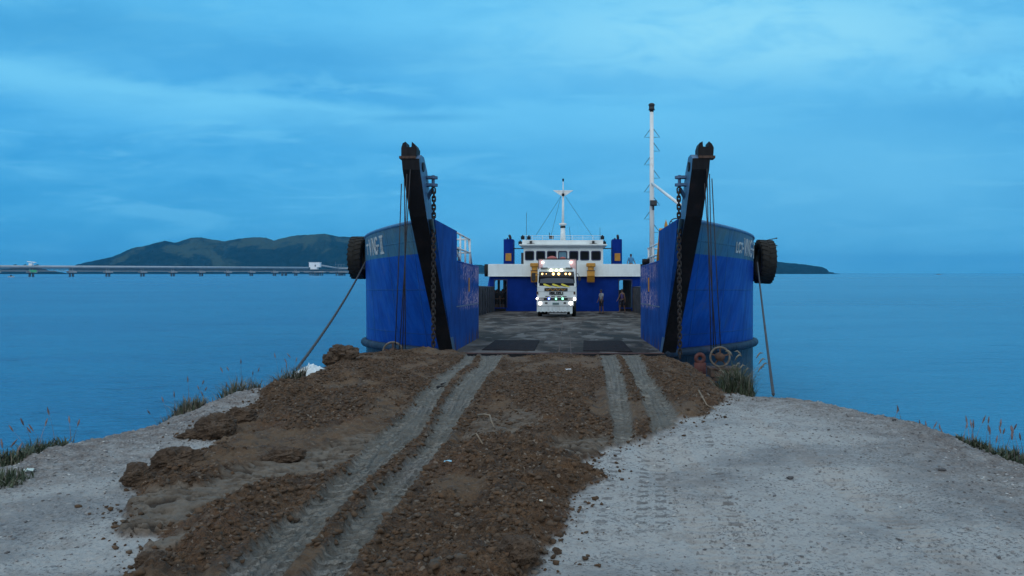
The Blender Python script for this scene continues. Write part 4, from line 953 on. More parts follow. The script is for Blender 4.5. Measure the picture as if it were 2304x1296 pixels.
# side passages behind the doorways, roof, stern wall with an opening
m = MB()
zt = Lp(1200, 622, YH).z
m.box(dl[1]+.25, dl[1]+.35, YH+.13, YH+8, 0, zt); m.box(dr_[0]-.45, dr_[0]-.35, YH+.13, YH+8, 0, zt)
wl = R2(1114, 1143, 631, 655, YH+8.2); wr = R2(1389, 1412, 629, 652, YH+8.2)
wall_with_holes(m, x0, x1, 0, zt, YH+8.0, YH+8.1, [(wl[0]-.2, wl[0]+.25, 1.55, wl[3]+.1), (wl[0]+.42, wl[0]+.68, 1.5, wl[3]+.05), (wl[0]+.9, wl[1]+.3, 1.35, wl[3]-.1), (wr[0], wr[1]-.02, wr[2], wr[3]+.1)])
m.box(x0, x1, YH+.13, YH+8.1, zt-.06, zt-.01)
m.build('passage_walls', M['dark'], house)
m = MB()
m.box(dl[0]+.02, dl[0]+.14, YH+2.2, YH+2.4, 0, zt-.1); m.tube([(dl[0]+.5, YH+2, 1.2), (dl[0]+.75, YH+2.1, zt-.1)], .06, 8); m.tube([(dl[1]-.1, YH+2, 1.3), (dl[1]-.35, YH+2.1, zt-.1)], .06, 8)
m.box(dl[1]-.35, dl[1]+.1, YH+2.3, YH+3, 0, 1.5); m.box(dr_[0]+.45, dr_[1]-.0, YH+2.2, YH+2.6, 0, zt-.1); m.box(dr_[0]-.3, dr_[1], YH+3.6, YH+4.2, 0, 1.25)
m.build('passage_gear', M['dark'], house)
for s in (-1, 1):                       # sloping wing brackets at the corners
    xc = x1 if s > 0 else x0
    m = MB(); z_top = zt; m.prism([Vector((xc+s*.002, YH, 0)), Vector((xc+s*.28, YH, 0)), Vector((xc+s*.22, YH, z_top*.60)), Vector((xc+s*.03, YH, z_top))], (0, 1.2, 0)); m.build('wing_bracket', M['blue'], SHIP)
    m = MB(); x_a, x_b = sorted((xc+s*.29, s*5.05)); 
    if x_b-x_a > .05: m.box(x_a, x_b, YH-.4, YH-.3, 0, 1.72); m.build('wing_bulwark', M['bulwark'], SHIP)
bx = R2(1098, 1441, 594, 621.5, YH-.3)
m = MB(); m.box(bx[0], bx[1], YH-.3, YH-.2, bx[2], bx[3]); m.box(bx[0], bx[0]+.1, YH-.2, YH+8, bx[2], bx[3]); m.box(bx[1]-.1, bx[1], YH-.2, YH+8, bx[2], bx[3]); m.box(bx[0], bx[1], YH+8, YH+8.1, bx[2], bx[3])
par = m.build('upper_deck_parapet', M['white'], SHIP, bevel=.03)
m = MB(); m.box(bx[0]+.11, bx[1]-.11, YH-.19, YH+7.9, bx[2], bx[2]+.08); m.build('upper_deck', M['arm_side'], SHIP)
m = MB(); m.tube([(bx[0], YH-.31, bx[2]+.0), (bx[1], YH-.31, bx[2]+.0)], .03, 8); m.build('parapet_moulding', M['white'], par, True)
# wheelhouse
YW = YH+.9
wb = R2(1178, 1357, 552, 599, YW); zb = bx[2]+.08
m = MB(); wins = []
for (a, b) in ((1182, 1201), (1207, 1226), (1231.5, 1251), (1256.5, 1275.5), (1281.5, 1300.5), (1306, 1325), (1331, 1351)):
    r = R2(a, b, 565.5, 585, YW); wins.append(r)
wall_with_holes(m, wb[0], wb[1], zb, wb[3], YW, YW+.1, wins)
m.box(wb[0], wb[0]+.1, YW+.1, YW+4, zb, wb[3]); m.box(wb[1]-.1, wb[1], YW+.1, YW+4, zb, wb[3]); m.box(wb[0], wb[1], YW+4, YW+4.1, zb, wb[3])
wh = m.build('wheelhouse', M['white'], SHIP)
for i, r in enumerate(wins):
    m = MB(); cx_, cz_ = (r[0]+r[1])/2, (r[2]+r[3])/2; hw, hh = (r[1]-r[0])/2, (r[3]-r[2])/2
    def rr(hw, hh, rad, y):
        P = []
        for (sx, sz, a0) in ((1, 1, 0), (-1, 1, PI/2), (-1, -1, PI), (1, -1, 3*PI/2)):
            for k in range(5): a = a0+k*PI/8; P.append(Vector((cx_+sx*(hw-rad)+rad*math.cos(a), y, cz_+sz*(hh-rad)+rad*math.sin(a))))
        return P
    o1 = rr(hw+.035, hh+.035, .12, YW-.03); i1 = rr(hw-.035, hh-.035, .09, YW-.03); i2 = rr(hw-.035, hh-.035, .09, YW+.05); o2 = rr(hw+.035, hh+.035, .12, YW-.001)
    m.loft([o2, o1, i1, i2], True, False); w = m.build('window', M['navyrim'], wh)
    m = MB(); m.box(r[0]+.005, r[1]-.005, YW+.05, YW+.06, r[2]+.005, r[3]-.005)
    m.build('pane', M['shipglass'] if i != 3 else glass('bridge_glass_clear', (.10, .22, .30), .05), w)
# roof with brow
a = R2(1168, 1366, 549, 555, YW-.5); m = MB()
m.loft([[Vector((a[0], YW-.5, a[2]+.10)), Vector((a[1], YW-.5, a[2]+.10)), Vector((a[1], YW+4.6, a[2]+.10)), Vector((a[0], YW+4.6, a[2]+.10))], [Vector((a[0], YW-.5, a[3])), Vector((a[1], YW-.5, a[3])), Vector((a[1], YW+4.6, a[3])), Vector((a[0], YW+4.6, a[3]))]])
m.loft([[Vector((wb[0], YW-.02, a[2]-.10)), Vector((wb[1], YW-.02, a[2]-.10)), Vector((wb[1], YW+4.1, a[2]-.10)), Vector((wb[0], YW+4.1, a[2]-.10))], [Vector((a[0]+.03, YW-.46, a[2]+.10)), Vector((a[1]-.03, YW-.46, a[2]+.10)), Vector((a[1]-.03, YW+4.5, a[2]+.10)), Vector((a[0]+.03, YW+4.5, a[2]+.10))]])
roof = m.build('wheelhouse_roof', M['white'], SHIP)
c = R2(1175, 1357, 540, 549, YW-.2); m = MB(); m.box(c[0], c[1], YW-.2, YW+3.9, a[3]+.001, c[3]); m.build('roof_coaming', M['white'], roof)
TZ = c[3]
m = MB(); pz = Lp(1266, 530.5, YW).z
for k in range(9):
    x = c[0]+(c[1]-c[0])*k/8; m.tube([(x, YW, TZ), (x, YW, pz)], .018, 6)
for z in (pz, (pz+TZ)/2): m.tube([(c[0], YW, z), (c[1], YW, z)], .016, 6)
for s in (0, 1):
    x = c[s]; 
    for y in (YW+1.3, YW+2.6, YW+3.8): m.tube([(x, y, TZ), (x, y, pz)], .018, 6)
    m.tube([(x, YW, pz), (x, YW+3.8, pz)], .016, 6)
m.build('roof_railing', M['railwhite'], roof, True)
for (px, py, w, h) in ((1194.5, 545, .09, .10), (1335, 545, .09, .10)):
    p = Lp(px, py, YW-.3); m = MB(); m.box(p.x-w, p.x+w, YW-.36, YW-.21, p.z-h, p.z+h); m.box(p.x-.28, p.x+.28, YW-.42, YW-.21, p.z-h-.07, p.z-h-.01); m.build('roof_floodlight', M['lamp_dark'], roof)
for (px, py) in ((1170.5, 547), (1359.5, 547), (1176, 535), (1355.5, 535), (1190, 535.5)):
    p = Lp(px, py, YW); m = MB(); m.box(p.x-.13, p.x+.13, YW-.1, YW+.2, p.z-.12, p.z+.12); m.lathe([(.05, .12), (.05, .2)], p, 'z', 8); m.build('side_light', M['black'], roof)
p = Lp(1240.5, 533, YW); m = MB(); m.box(p.x-.17, p.x+.17, YW, YW+.4, p.z-.13, p.z+.1); m.bar((p.x-.12, YW+.2, p.z+.1), (p.x-.15, YW+.2, p.z+.32), .05); m.build('searchlight', M['black'], roof)
# main mast
YM = YW+1.6
def mp(px, py): q = Lp(px, py, YM); return Vector((q.x, YM, q.z))
m = MB(); bz_ = mp(1266, 540).z
m.tube([(mp(1266.5, 540).x, YM, TZ), mp(1266.5, 506)], [.215, .15], 12); m.tube([mp(1266.5, 506), mp(1267, 440)], [.10, .075], 12); m.tube([mp(1267, 440), mp(1267, 408)], [.06, .03], 10)
mm = m.build('main_mast', M['railwhite'], SHIP, True)
m = MB(); p = mp(1266.5, 504); m.lathe([(.16, -.14), (.28, -.06), (.30, .02), (.12, .08)], p, 'z', 16); m.build('mast_platform', M['railwhite'], mm, True)
m = MB(); p = mp(1266.5, 511); m.lathe([(.20, -.06), (.20, .07)], p, 'z', 14); p = mp(1267, 438.5); m.lathe([(.0, -.10), (.10, -.09), (.10, .09), (0, .10)], p+Vector((0, -.1, 0)), 'z', 12); p = mp(1267, 405); m.lathe([(.03, -.10), (.08, -.09), (.05, 0), (.09, .08), (0, .12)], p, 'z', 12); m.build('mast_light', M['black'], mm, True)
m = MB(); a_, b_ = mp(1245, 429), mp(1289, 429); k_ = mp(1267, 441); m.prism([a_, b_, k_+Vector((.12, 0, 0)), k_-Vector((.12, 0, 0))], (0, .10, 0)); m.tube([a_, b_], .03, 8); m.build('crosstree', M['railwhite'], mm)
for (pa, pb) in (((1262, 442), (1205, 531)), ((1262, 442), (1238, 538)), ((1272, 442), (1337, 538))):
    MB().tube([mp(*pa), mp(*pb)], .012, 5).build('stay_wire', M['cable'], mm)
for (px, y0_, y1_) in ((1184.5, 478, 540), (1350, 512, 540), (1281, 510, 540)):
    MB().tube([mp(px+(3 if px == 1281 else 0), y1_), mp(px, y0_)], .016, 6).build('whip_antenna', M['lamp_dark'], roof)
# funnels
for (xa, xb, pa, pb) in ((1133, 1155, 1137.5, 1150.5), (1377.5, 1399.5, 1383, 1395.5)):
    r = R2(xa, xb, 538, 600, YW+1.0); m = MB(); m.box(r[0], r[1], YW+1.0, YW+2.6, zb, r[3]); f = m.build('funnel', M['house_blue'], SHIP, bevel=.02)
    q = R2(pa, pb, 570, 587, YW+1.0); m = MB(); m.box(q[0], q[1], YW+.93, YW+.998, q[2], q[3])
    for k in range(7): z = q[2]+(q[3]-q[2])*(k+.5)/7; m.box(q[0]+.03, q[1]-.03, YW+.905, YW+.93, z-.015, z+.015)
    m.build('louvre_panel', M['yellow'], f)
    cx_ = (r[0]+r[1])/2; m = MB(); m.tube([(cx_+.1, YW+1.6, r[3]), (cx_+.1, YW+1.6, r[3]+.16), (cx_+.06, YW+1.3, r[3]+.28)], .10, 10); m.lathe([(.07, 0), (.07, .12), (0, .15)], (cx_-.13, YW+1.8, r[3]), 'z', 10); m.build('exhaust', M['lamp_dark'], f, True)
    s = -1 if xa < 1200 else 1
    p = Lp(1155 if s < 0 else 1378, 560, YW+1.2); e = wb[0] if s < 0 else wb[1]
    zz = Lp(1160, 559, YW+1.2).z; m = MB(); m.tube([(r[1] if s < 0 else r[0], YW+1.4, zz), (e, YW+1.4, zz)], .04, 8); m.build('funnel_stay', M['lamp_dark'], f)
# yellow mushroom ventilators
for (pc, sc) in ((1203, 1.0), (1329.5, 1.0)):
    y = YH-.75
    def q(px, py): return Lp(px, py, y)
    a = q(pc-10.5, 592); b = q(pc+10.5, 600.5); c0 = q(pc, 600); c1 = q(pc, 609); c2 = q(pc, 621); c3 = q(pc, 634)
    m = MB(); cx_ = (a.x+b.x)/2; W1 = (b.x-a.x)/2
    m.lathe([(W1*.9, b.z), (W1, b.z+.03), (W1, a.z-.04), (W1*.85, a.z)], (cx_, y, 0), 'z', 20)
    m.lathe([(W1*.62, c1.z), (W1*.68, b.z)], (cx_, y, 0), 'z', 20); v = m.build('ventilator', M['yellow'], SHIP, False)
    m = MB(); m.box(cx_-W1*.80, cx_+W1*.80, y-.30, YH-.31, c2.z, c1.z)
    m.prism([Vector((cx_-W1*.80, y-.30, c2.z)), Vector((cx_-W1*.80, YH-.31, c2.z)), Vector((cx_-W1*.80, YH-.31, c3.z)), Vector((cx_-W1*.80, y+.02, c3.z))], (W1*1.6, 0, 0)); m.build('trunk', M['yellow'], v)
    m = MB(); m.box(cx_-W1*.84, cx_+W1*.84, y-.32, YH-.305, c1.z-.03, c1.z+.02); m.build('flange', M['rust'], v); m = MB(); m.box(cx_-W1*.78, cx_+W1*.78, y-.0, YH-.32, c3.z-.06, c3.z); m.build('flange', M['rust'], v)
# life ring and locker beside the wheelhouse
p = Lp(1175.5, 582, YW+.8); m = MB(); m.box(p.x-.10, p.x+.08, YW+.8, YW+1.2, zb, p.z+.45); m.build('locker', M['lamp_dark'], SHIP)

# ------------------------------------------------------------------ tyres hung as fenders
def tyre(name, R, w, loc, rot, label, scale=(1, 1, 1)):
    root = thing(name, label, 'tyre', tuple(loc), rot, 'tyre fenders hung on the ferry')
    pr = []; r = .0
    ri = R*.55
    P = [(ri, -w*.36), (ri+.03, -w*.46), (R*.80, -w*.52), (R*.94, -w*.48), (R*.97, -w*.40), (R*.97, w*.40), (R*.94, w*.48), (R*.80, w*.52), (ri+.03, w*.46), (ri, w*.36), (ri+.02, w*.2), (R*.85, 0), (ri+.02, -w*.2), (ri, -w*.36)]
    m = MB(); m.lathe(P, (0, 0, 0), 'x', 40); m.f = [f for f in m.f if len(f) == 4]; m.m = [0]*len(m.f); c = m.build('carcass', M['tyre'], root, True)
    m = MB(); n = 26
    for k in range(n):
        a = 2*PI*k/n
        for sgn in (-1, 1):
            A = a + (0 if sgn > 0 else PI/n); Mx = Matrix.Rotation(A, 4, 'X') @ Matrix.Translation((sgn*w*.26, R*.965, 0)) @ Matrix.Rotation(sgn*.35, 4, 'Y')
            m.box(-w*.25, w*.22, -R*.03, R*.025, -R*.065, R*.065, Mx)
    m.build('tread', M['tyre'], root)
    return root
pL = Wp(808, 580, 25.2); tyre('fender_tyre', .66, .40, pL, (0, 0, -.02), 'big worn black tyre hung on the left bow beside the mooring rope')
pR = Wp(1719, 589, 24.9); tyre('fender_tyre', .67, .44, pR, (0, .04, .03), 'big black tyre hung on the right bow, two rods sticking out above it')
m = MB(); a = Wp(1722, 541, 24.9); m.tube([a, Wp(1747, 536, 24.9)], .012, 6); m.tube([Wp(1730, 547, 24.9), Wp(1749, 553, 24.9)], .016, 6); m.lathe([(.02, -.02), (.03, 0), (.02, .02)], Wp(1747, 536, 24.9), 'z', 8)
o = m.build('steel_rod', M['cable']); tag(o, 'thin bent steel rods sticking out past the top of the right tyre', 'rod')
p1 = SM @ Vector((bx[0]-.17, YH+.3, (bx[2]+bx[3])/2)); tyre('fender_tyre', .46, .24, p1, (0, 0, 0), 'small black tyre at the left end of the white parapet')
p1 = SM @ Vector((bx[1]+.17, YH+.3, (bx[2]+bx[3])/2)); tyre('fender_tyre', .46, .24, p1, (0, 0, 0), 'small black tyre at the right end of the white parapet')

# ------------------------------------------------------------------ ropes
def rope(pts, r, label):
    P = [Vector(p) for p in pts]; m = MB(); n = 60; ctr = []
    def bez(t):
        if len(P) == 2: return P[0].lerp(P[1], t)
        return P[0]*(1-t)**2+P[1]*2*t*(1-t)+P[2]*t*t
    for k in range(3):
        pts2 = []
        L_ = (P[-1]-P[0]).length; tw = L_/(.16)
        for i in range(181):
            t = i/180; c = bez(t); a = 2*PI*(t*tw)+k*2*PI/3; pts2.append(c+Vector((math.cos(a), math.sin(a)*.3, math.sin(a)*.95))*r*.5)
        m.tube(pts2, r*.62, 5)
    o = m.build('mooring_rope', M['rope'], None, True); tag(o, label, 'rope', 'ropes mooring the bow')
a = Wp(822, 590, 24.2); b = Wp(668, 830, 12.6); rope([a, a.lerp(b, .5)+Vector((0, 0, -.25)), b], .026, 'dark rope running from the left bow down to the shore by the white sheet')
MB_ = MB(); MB_.tube([Wp(824, 560, 24.4), Wp(822, 592, 24.2)], .04, 6); 
a = Wp(1704, 590, 24.0); b = Wp(1740, 888, 10.0); rope([a, a.lerp(b, .55)+Vector((0, 0, -.10)), b], .021, 'dark rope running from the right bow straight down behind the gravel bank')

# ------------------------------------------------------------------ lorry
def lorry():
    Y = 47.3; k = F/Y; base = Wp(1253, 713, Y)
    T = thing('delivery_truck', 'white cab-over lorry with rows of lit lamps driving off the ferry deck', 'truck', tuple(base), (-.0209, 0, 0))
    def X(px): return (px-1253)/k
    def Z(py): return (713-py)/k
    def disc(px, py, r, mat, name, y=-.03, par=T, d=.05):
        m = MB(); m.lathe([(0, -d*.6), (r*.7, -d*.35), (r, 0), (r, d)], (X(px), y, Z(py)), 'y', 16); return m.build(name, mat, par, True)
    # cab shell: cross-sections from front to back
    def ring(y, x, z0, z1, taper, r=.12):
        P = [(-x, z0), (x, z0), (x, z0+(z1-z0)*.55), (x-taper, z1-.12), (x-taper-.14, z1), (-x+taper+.14, z1), (-x+taper, z1-.12), (-x, z0+(z1-z0)*.55)]
        return [Vector((a, y, b)) for a, b in P]
    x = 1.14; m = MB(); ztop = Z(603)
    # lower cab front panel, windscreen slope back a little
    P = [(.0, .92), (.0, 1.72), (.10, 2.62), (.26, ztop), (1.75, ztop+.02), (1.85, 2.4), (1.85, .80), (1.0, .80), (.95, .92)]
    n = 7; rings = []
    for i, sx in enumerate((-1, -.97, -.9, 0, .9, .97, 1)):
        q = []
        for (y, z) in P:
            f = abs(sx); yy = y + (.10 if f > .98 else (.03 if f > .93 else 0)) * (1 if y < .5 else -.3)
            xx = sx*x*(1-.06*max(0, (z-1.7))/1.0*1.0); zz = z-(.05 if (f > .93 and z > 2.5) else 0)
            q.append(Vector((xx, yy, zz)))
        rings.append(q)
    m.loft(rings); cab = m.build('cab', M['truck_white'], T)
    # windscreen
    def front(z): return np.interp(z, [0, 1.72, 2.62, 2.82], [0, 0, .10, .26])
    def fpl(name, pts, mat, par=cab, off=.012, th=.012):
        m = MB(); a = [Vector((X(px), float(front(Z(py)))-off, Z(py))) for px, py in pts]; m.prism(a, (0, th, 0)); return m.build(name, mat, par)
    ws = fpl('windscreen', [(1213, 611), (1291, 611), (1294, 643), (1211, 643)], M['windscreen'])
    fpl('sun_strip', [(1213.5, 611.5), (1290.5, 611.5), (1291.5, 622), (1213, 622)], M['trim_black'], ws, .020, .006)
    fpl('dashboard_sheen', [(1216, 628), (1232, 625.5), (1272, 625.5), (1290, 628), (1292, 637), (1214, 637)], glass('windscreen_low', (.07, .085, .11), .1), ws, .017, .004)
    for px in (1211.8, 1294): fpl('pillar', [(px-2.2, 606), (px+1.0, 606), (px+1.8, 646), (px-2.2, 646)], M['truck_white'], cab, .03, .02)
    for i, a in enumerate(((1222, 1242), (1242, 1262), (1262, 1282))):
        fpl('yellow_stripe', [(a[0], 638.5), (a[0]+4, 638), (a[1]+2, 645.8), (a[1]-4, 645.8), (a[0]+4, 643), (a[0]+1, 641)], M['yellow_vinyl'], cab, .03, .008)
    for a in (1236, 1255): fpl('wiper', [(a, 641), (a+1, 640.6), (a+18, 645.2), (a+17, 645.8)], M['trim_black'], cab, .04, .01)
    pn = fpl('name_panel', [(1225, 648), (1277, 648), (1277, 655), (1225, 655)], M['trim_black'], cab, .03, .02)
    # ornamental yellow script on the black panel
    m = MB(); pts = []
    for i in range(60):
        t = i/59; pts.append((X(1229+43*t), -.034, Z(651.5+2.1*math.sin(t*23)*(.5+.5*math.sin(t*PI)))))
    m.tube(pts, .012, 5); m.build('ornament', M['orange_vinyl'], pn)
    # maker's letters
    m = MB(); G5 = {'I': [[(.5, 0), (.5, 1)]], 'S': [[(1, 1), (.1, 1), (0, .55), (1, .5), (.95, 0), (0, 0)]], 'U': [[(0, 1), (0, .1), (.15, 0), (.85, 0), (1, .1), (1, 1)]], 'Z': [[(0, 1), (1, 1), (0, 0), (1, 0)]]}
    xs = X(1236.5)
    for ch, a, b in (('I', 1236.3, 1237.7), ('S', 1239.5, 1245), ('U', 1247, 1252), ('Z', 1254, 1259), ('U', 1261, 1266)):
        for st in G5[ch]:
            for (u0, v0), (u1, v1) in zip(st[:-1], st[1:]):
                p = Vector((X(a)+(X(b)-X(a))*u0, -.02, Z(662)+(Z(657.3)-Z(662))*v0)); q = Vector((X(a)+(X(b)-X(a))*u1, -.02, Z(662)+(Z(657.3)-Z(662))*v1))
                d = (q-p).normalized(); m.bar(p-d*.02+Vector((0, -.012, 0)), q+d*.02+Vector((0, -.012, 0)), .050, .050)
    m.build('maker_letters', M['trim_black'], cab)
    for i in range(4): fpl('air_slot', [(1226.5+i*13, 666.3), (1235.5+i*13, 666.3), (1236.5+i*13, 668), (1227.5+i*13, 668)], M['trim_black'], cab, .014, .012)
    for px in (1209, 1292.5): fpl('corner_lamp', [(px-2, 656), (px+2, 656), (px+2, 662.5), (px-2, 662.5)], M['rust'], cab, .02, .02)
    fpl('seam', [(1210, 656.2), (1290, 656.2), (1290, 656.6), (1210, 656.6)], M['trim_black'], cab, .004, .003)
    gl = fpl('grille', [(1211, 669.8), (1289, 669.8), (1289, 676.5), (1211, 676.5)], M['trim_black'], cab, .02, .03)
    for px in (1218, 1283): fpl('headlamp_lens', [(px-5.5, 670.6), (px+5.5, 670.6), (px+5.5, 675.8), (px-5.5, 675.8)], M['shipglass'] if False else paint('lens', (.35, .33, .33), .2, bump=0), gl, .03, .02)
    disc(1235, 672.2, .055, M['L_blue'], 'blue_lamp', -.05, gl); disc(1251, 672.6, .055, M['L_green'], 'green_lamp', -.05, gl); disc(1266, 672.2, .06, M['L_green'], 'green_lamp', -.05, gl)
    disc(1208.5, 672, .065, M['L_warm'], 'side_headlight', -.06, T); disc(1293, 673, .075, M['L_warm'], 'side_headlight', -.06, T)
    # bumper with skirt
    m = MB(); m.box(X(1208), X(1291), -.16, .05, Z(688.5), Z(677.3)); bmp = m.build('bumper', M['truck_white'], T, bevel=.02)
    for px in (1229, 1271): m = MB(); m.box(X(px-3), X(px+3), -.172, -.155, Z(683.5), Z(680)); m.build('bumper_recess', M['trim_black'], bmp)
    m = MB(); m.box(X(1243), X(1258), -.180, -.162, Z(685.8), Z(680.5)); pl = m.build('number_plate', paint('plate', (.22, .36, .40), .5, bump=0), bmp)
    m = MB()
    for i in range(7): x_ = X(1244.6+i*1.9); m.box(x_, x_+.028, -.184, -.180, Z(685), Z(681.8))
    m.build('plate_characters', M['trim_black'], pl)
    disc(1215.5, 682.3, .095, M['L_warm'], 'headlight', -.19, bmp); disc(1284, 682, .105, M['L_warm'], 'headlight', -.19, bmp)
    m = MB(); nn = 90; rows = 6; vs = []
    for r in range(rows):
        z = Z(689)+(Z(701.5)-Z(689))*r/(rows-1)
        for i in range(nn):
            t = i/(nn-1); f = .03*math.sin(t*2*PI*9.5)*(r/(rows-1))*(.7+.3*math.sin(t*17)); zz = z-(.02*math.sin(t*2*PI*9.5+1) if r == rows-1 else 0) - (.10*(t > .93)*(r/(rows-1)))
            vs.append((X(1208)+(X(1288)-X(1208))*t, -.12+f, zz))
    fs = [(r*nn+i, r*nn+i+1, (r+1)*nn+i+1, (r+1)*nn+i) for r in range(rows-1) for i in range(nn-1)]
    vs2 = [(a, b+.01, c) for a, b, c in vs]; b0 = len(vs); m.add(vs, fs); m.add(vs2, [tuple(reversed(f)) for f in fs]); m.build('splash_skirt', M['cloth'], bmp, True)
    # chassis, axle, plate under
    m = MB(); m.box(-.45, .45, .2, 7.2, .55, .80); m.box(X(1232), X(1278), .55, .75, .30, .45); m.build('chassis', M['trim_black'], T)
    m = MB(); m.box(X(1236), X(1276), .1, .14, Z(707), Z(703.5)); m.build('front_bar', M['truck_white'], T)
    for s in (-1, 1):
        for y, nm in ((1.05, 'wheel'), (5.6, 'wheel')):
            wd = .26 if y < 2 else .5; cx_ = s*(1.12-wd/2)
            w = MB().lathe([(.26, -wd/2), (.44, -wd/2), (.48, -wd/2+.04), (.48, wd/2-.04), (.44, wd/2), (.26, wd/2)], (cx_, y, .48), 'x', 28).build('wheel', M['tyre'], T, True)
            MB().lathe([(0, -wd/2+.06), (.24, -wd/2+.04), (.26, wd/2-.03), (.10, wd/2-.02), (0, wd/2)] if s > 0 else [(0, -wd/2), (.10, -wd/2+.02), (.26, -wd/2+.03), (.24, wd/2-.04), (0, wd/2-.06)], (cx_, y, .48), 'x', 24).build('rim', M['railwhite'], w, True)
        m = MB(); cx_ = s*1.02; m.torus((s*1.02, 1.05, .48), .58, .05, 'x', 20, 6, a0=.1, a1=PI-.1); m.build('wheel_arch', M['trim_black'], T, True)
    # cargo box
    kb = F/(Y+2.1); 
    bxm = MB(); zt_ = (713-582.5)/kb*1.0; zt_ = 3.42; bxm.box(-1.12, 1.16, 2.0, 7.6, .95, zt_); bo = bxm.build('cargo_box', M['truck_pink'], T, bevel=.02)
    m = MB(); m.box(-.86, .78, 1.93, 1.998, 2.70, zt_-.06); m.build('front_panel', M['truck_white'], bo)
    m = MB()
    for xx in (-1.13, 1.15): m.box(xx, xx+.03, 1.94, 1.997, .95, zt_+.0)
    m.box(-1.1, 1.14, 1.95, 1.999, zt_-.04, zt_+.02); m.build('corner_trim', M['trim_black'], bo)
    for px in (1221, 1284.5): m = MB(); c = Vector(((px-1253)/kb, 1.9, zt_-.22)); m.lathe([(0, -.05), (.05, -.03), (.065, .0), (.065, .06)], c, 'y', 14); m.build('marker_lamp', M['L_pink'], bo, True)
    m = MB(); m.lathe([(0, 0), (.35, .02), (.30, .10), (.12, .18), (0, .2)], (-.30, 2.6, zt_+.002), 'z', 14); m.lathe([(0, 0), (.2, .02), (.15, .12), (0, .15)], (.35, 2.7, zt_+.002), 'z', 12); o = m.build('roof_load', cloth('red_cloth', (.35, .10, .09)), bo, True)
    # roof visor, lamps
    m = MB(); m.prism([Vector((X(1217), .05, ztop-.02)), Vector((X(1289), .05, ztop-.02)), Vector((X(1281), .12, ztop+.10)), Vector((X(1226), .12, ztop+.10))], (0, .7, 0)); m.build('roof_fairing', M['truck_white'], cab)
    m = MB()
    for a, b in ((1216, 1232), (1273, 1288)): m.box(X(a), X(b), .03, .3, ztop-.02, ztop+.03)
    m.build('roof_rack_trim', M['trim_black'], cab)
    for px in (1240, 1252, 1263): disc(px, 607.8, .085 if px != 1252 else .065, M['L_pale'], 'roof_lamp', .02, cab)
    for px, r in ((1220, .05), (1229, .022), (1245, .075), (1257, .075), (1273, .055), (1282, .06)): disc(px, 616.3, r, M['L_amber'], 'amber_lamp', float(front(Z(616)))-.06, ws)
    # mirrors on arms
    for s, px0, px1, py0, py1 in ((-1, 1196, 1205, 614, 632), (1, 1300, 1307, 623, 632)):
        mb = MB(); mb.box(X(px0), X(px1), -.22, -.12, Z(py1), Z(py0)); mi = mb.build('mirror', M['trim_black'], T, bevel=.03)
        m = MB(); m.tube([(s*1.08, .15, 2.45), (s*1.2, -.1, 2.5), ((X(px0)+X(px1))/2, -.15, Z(py0)), ((X(px0)+X(px1))/2, -.15, Z(py1)-.05), (s*1.12, .1, 1.7)], .018, 6); m.build('mirror_arm', M['trim_black'], mi, True)
    # real light thrown forward by the lit headlamps
    for px in (1215.5, 1284):
        ld = bpy.data.lights.new('headlight_beam', 'SPOT'); lo = bpy.data.objects.new('headlight_beam', ld); COL.objects.link(lo); lo.parent = T
        lo.location = (X(px), -.35, Z(682)); lo.rotation_euler = (PI/2-.0, 0, PI); ld.energy = 14; ld.color = (1, .66, .60); ld.spot_size = math.radians(55); ld.spot_blend = .8; ld.shadow_soft_size = .12
    return T
lorry()

# ------------------------------------------------------------------ people
def skin_mesh(name, verts, edges, mat, parent, sub=2):
    me = bpy.data.meshes.new(name+'_cage'); me.from_pydata([v[0] for v in verts], edges, [])
    ob = bpy.data.objects.new(name+'_cage', me); COL.objects.link(ob)
    sk = ob.modifiers.new('skin', 'SKIN'); sk.use_smooth_shade = True; sb = ob.modifiers.new('sub', 'SUBSURF'); sb.levels = sub; sb.render_levels = sub
    for i, v in enumerate(verts):
        r = v[1]; me.skin_vertices[0].data[i].radius = r if isinstance(r, tuple) else (r, r)
    me.skin_vertices[0].data[0].use_root = True
    dg = bpy.context.evaluated_depsgraph_get(); dg.update(); out = bpy.data.meshes.new_from_object(ob.evaluated_get(dg)); out.name = name
    bpy.data.objects.remove(ob); out.materials.clear(); out.materials.append(mat)
    o = bpy.data.objects.new(name, out); COL.objects.link(o); o.parent = parent; return o
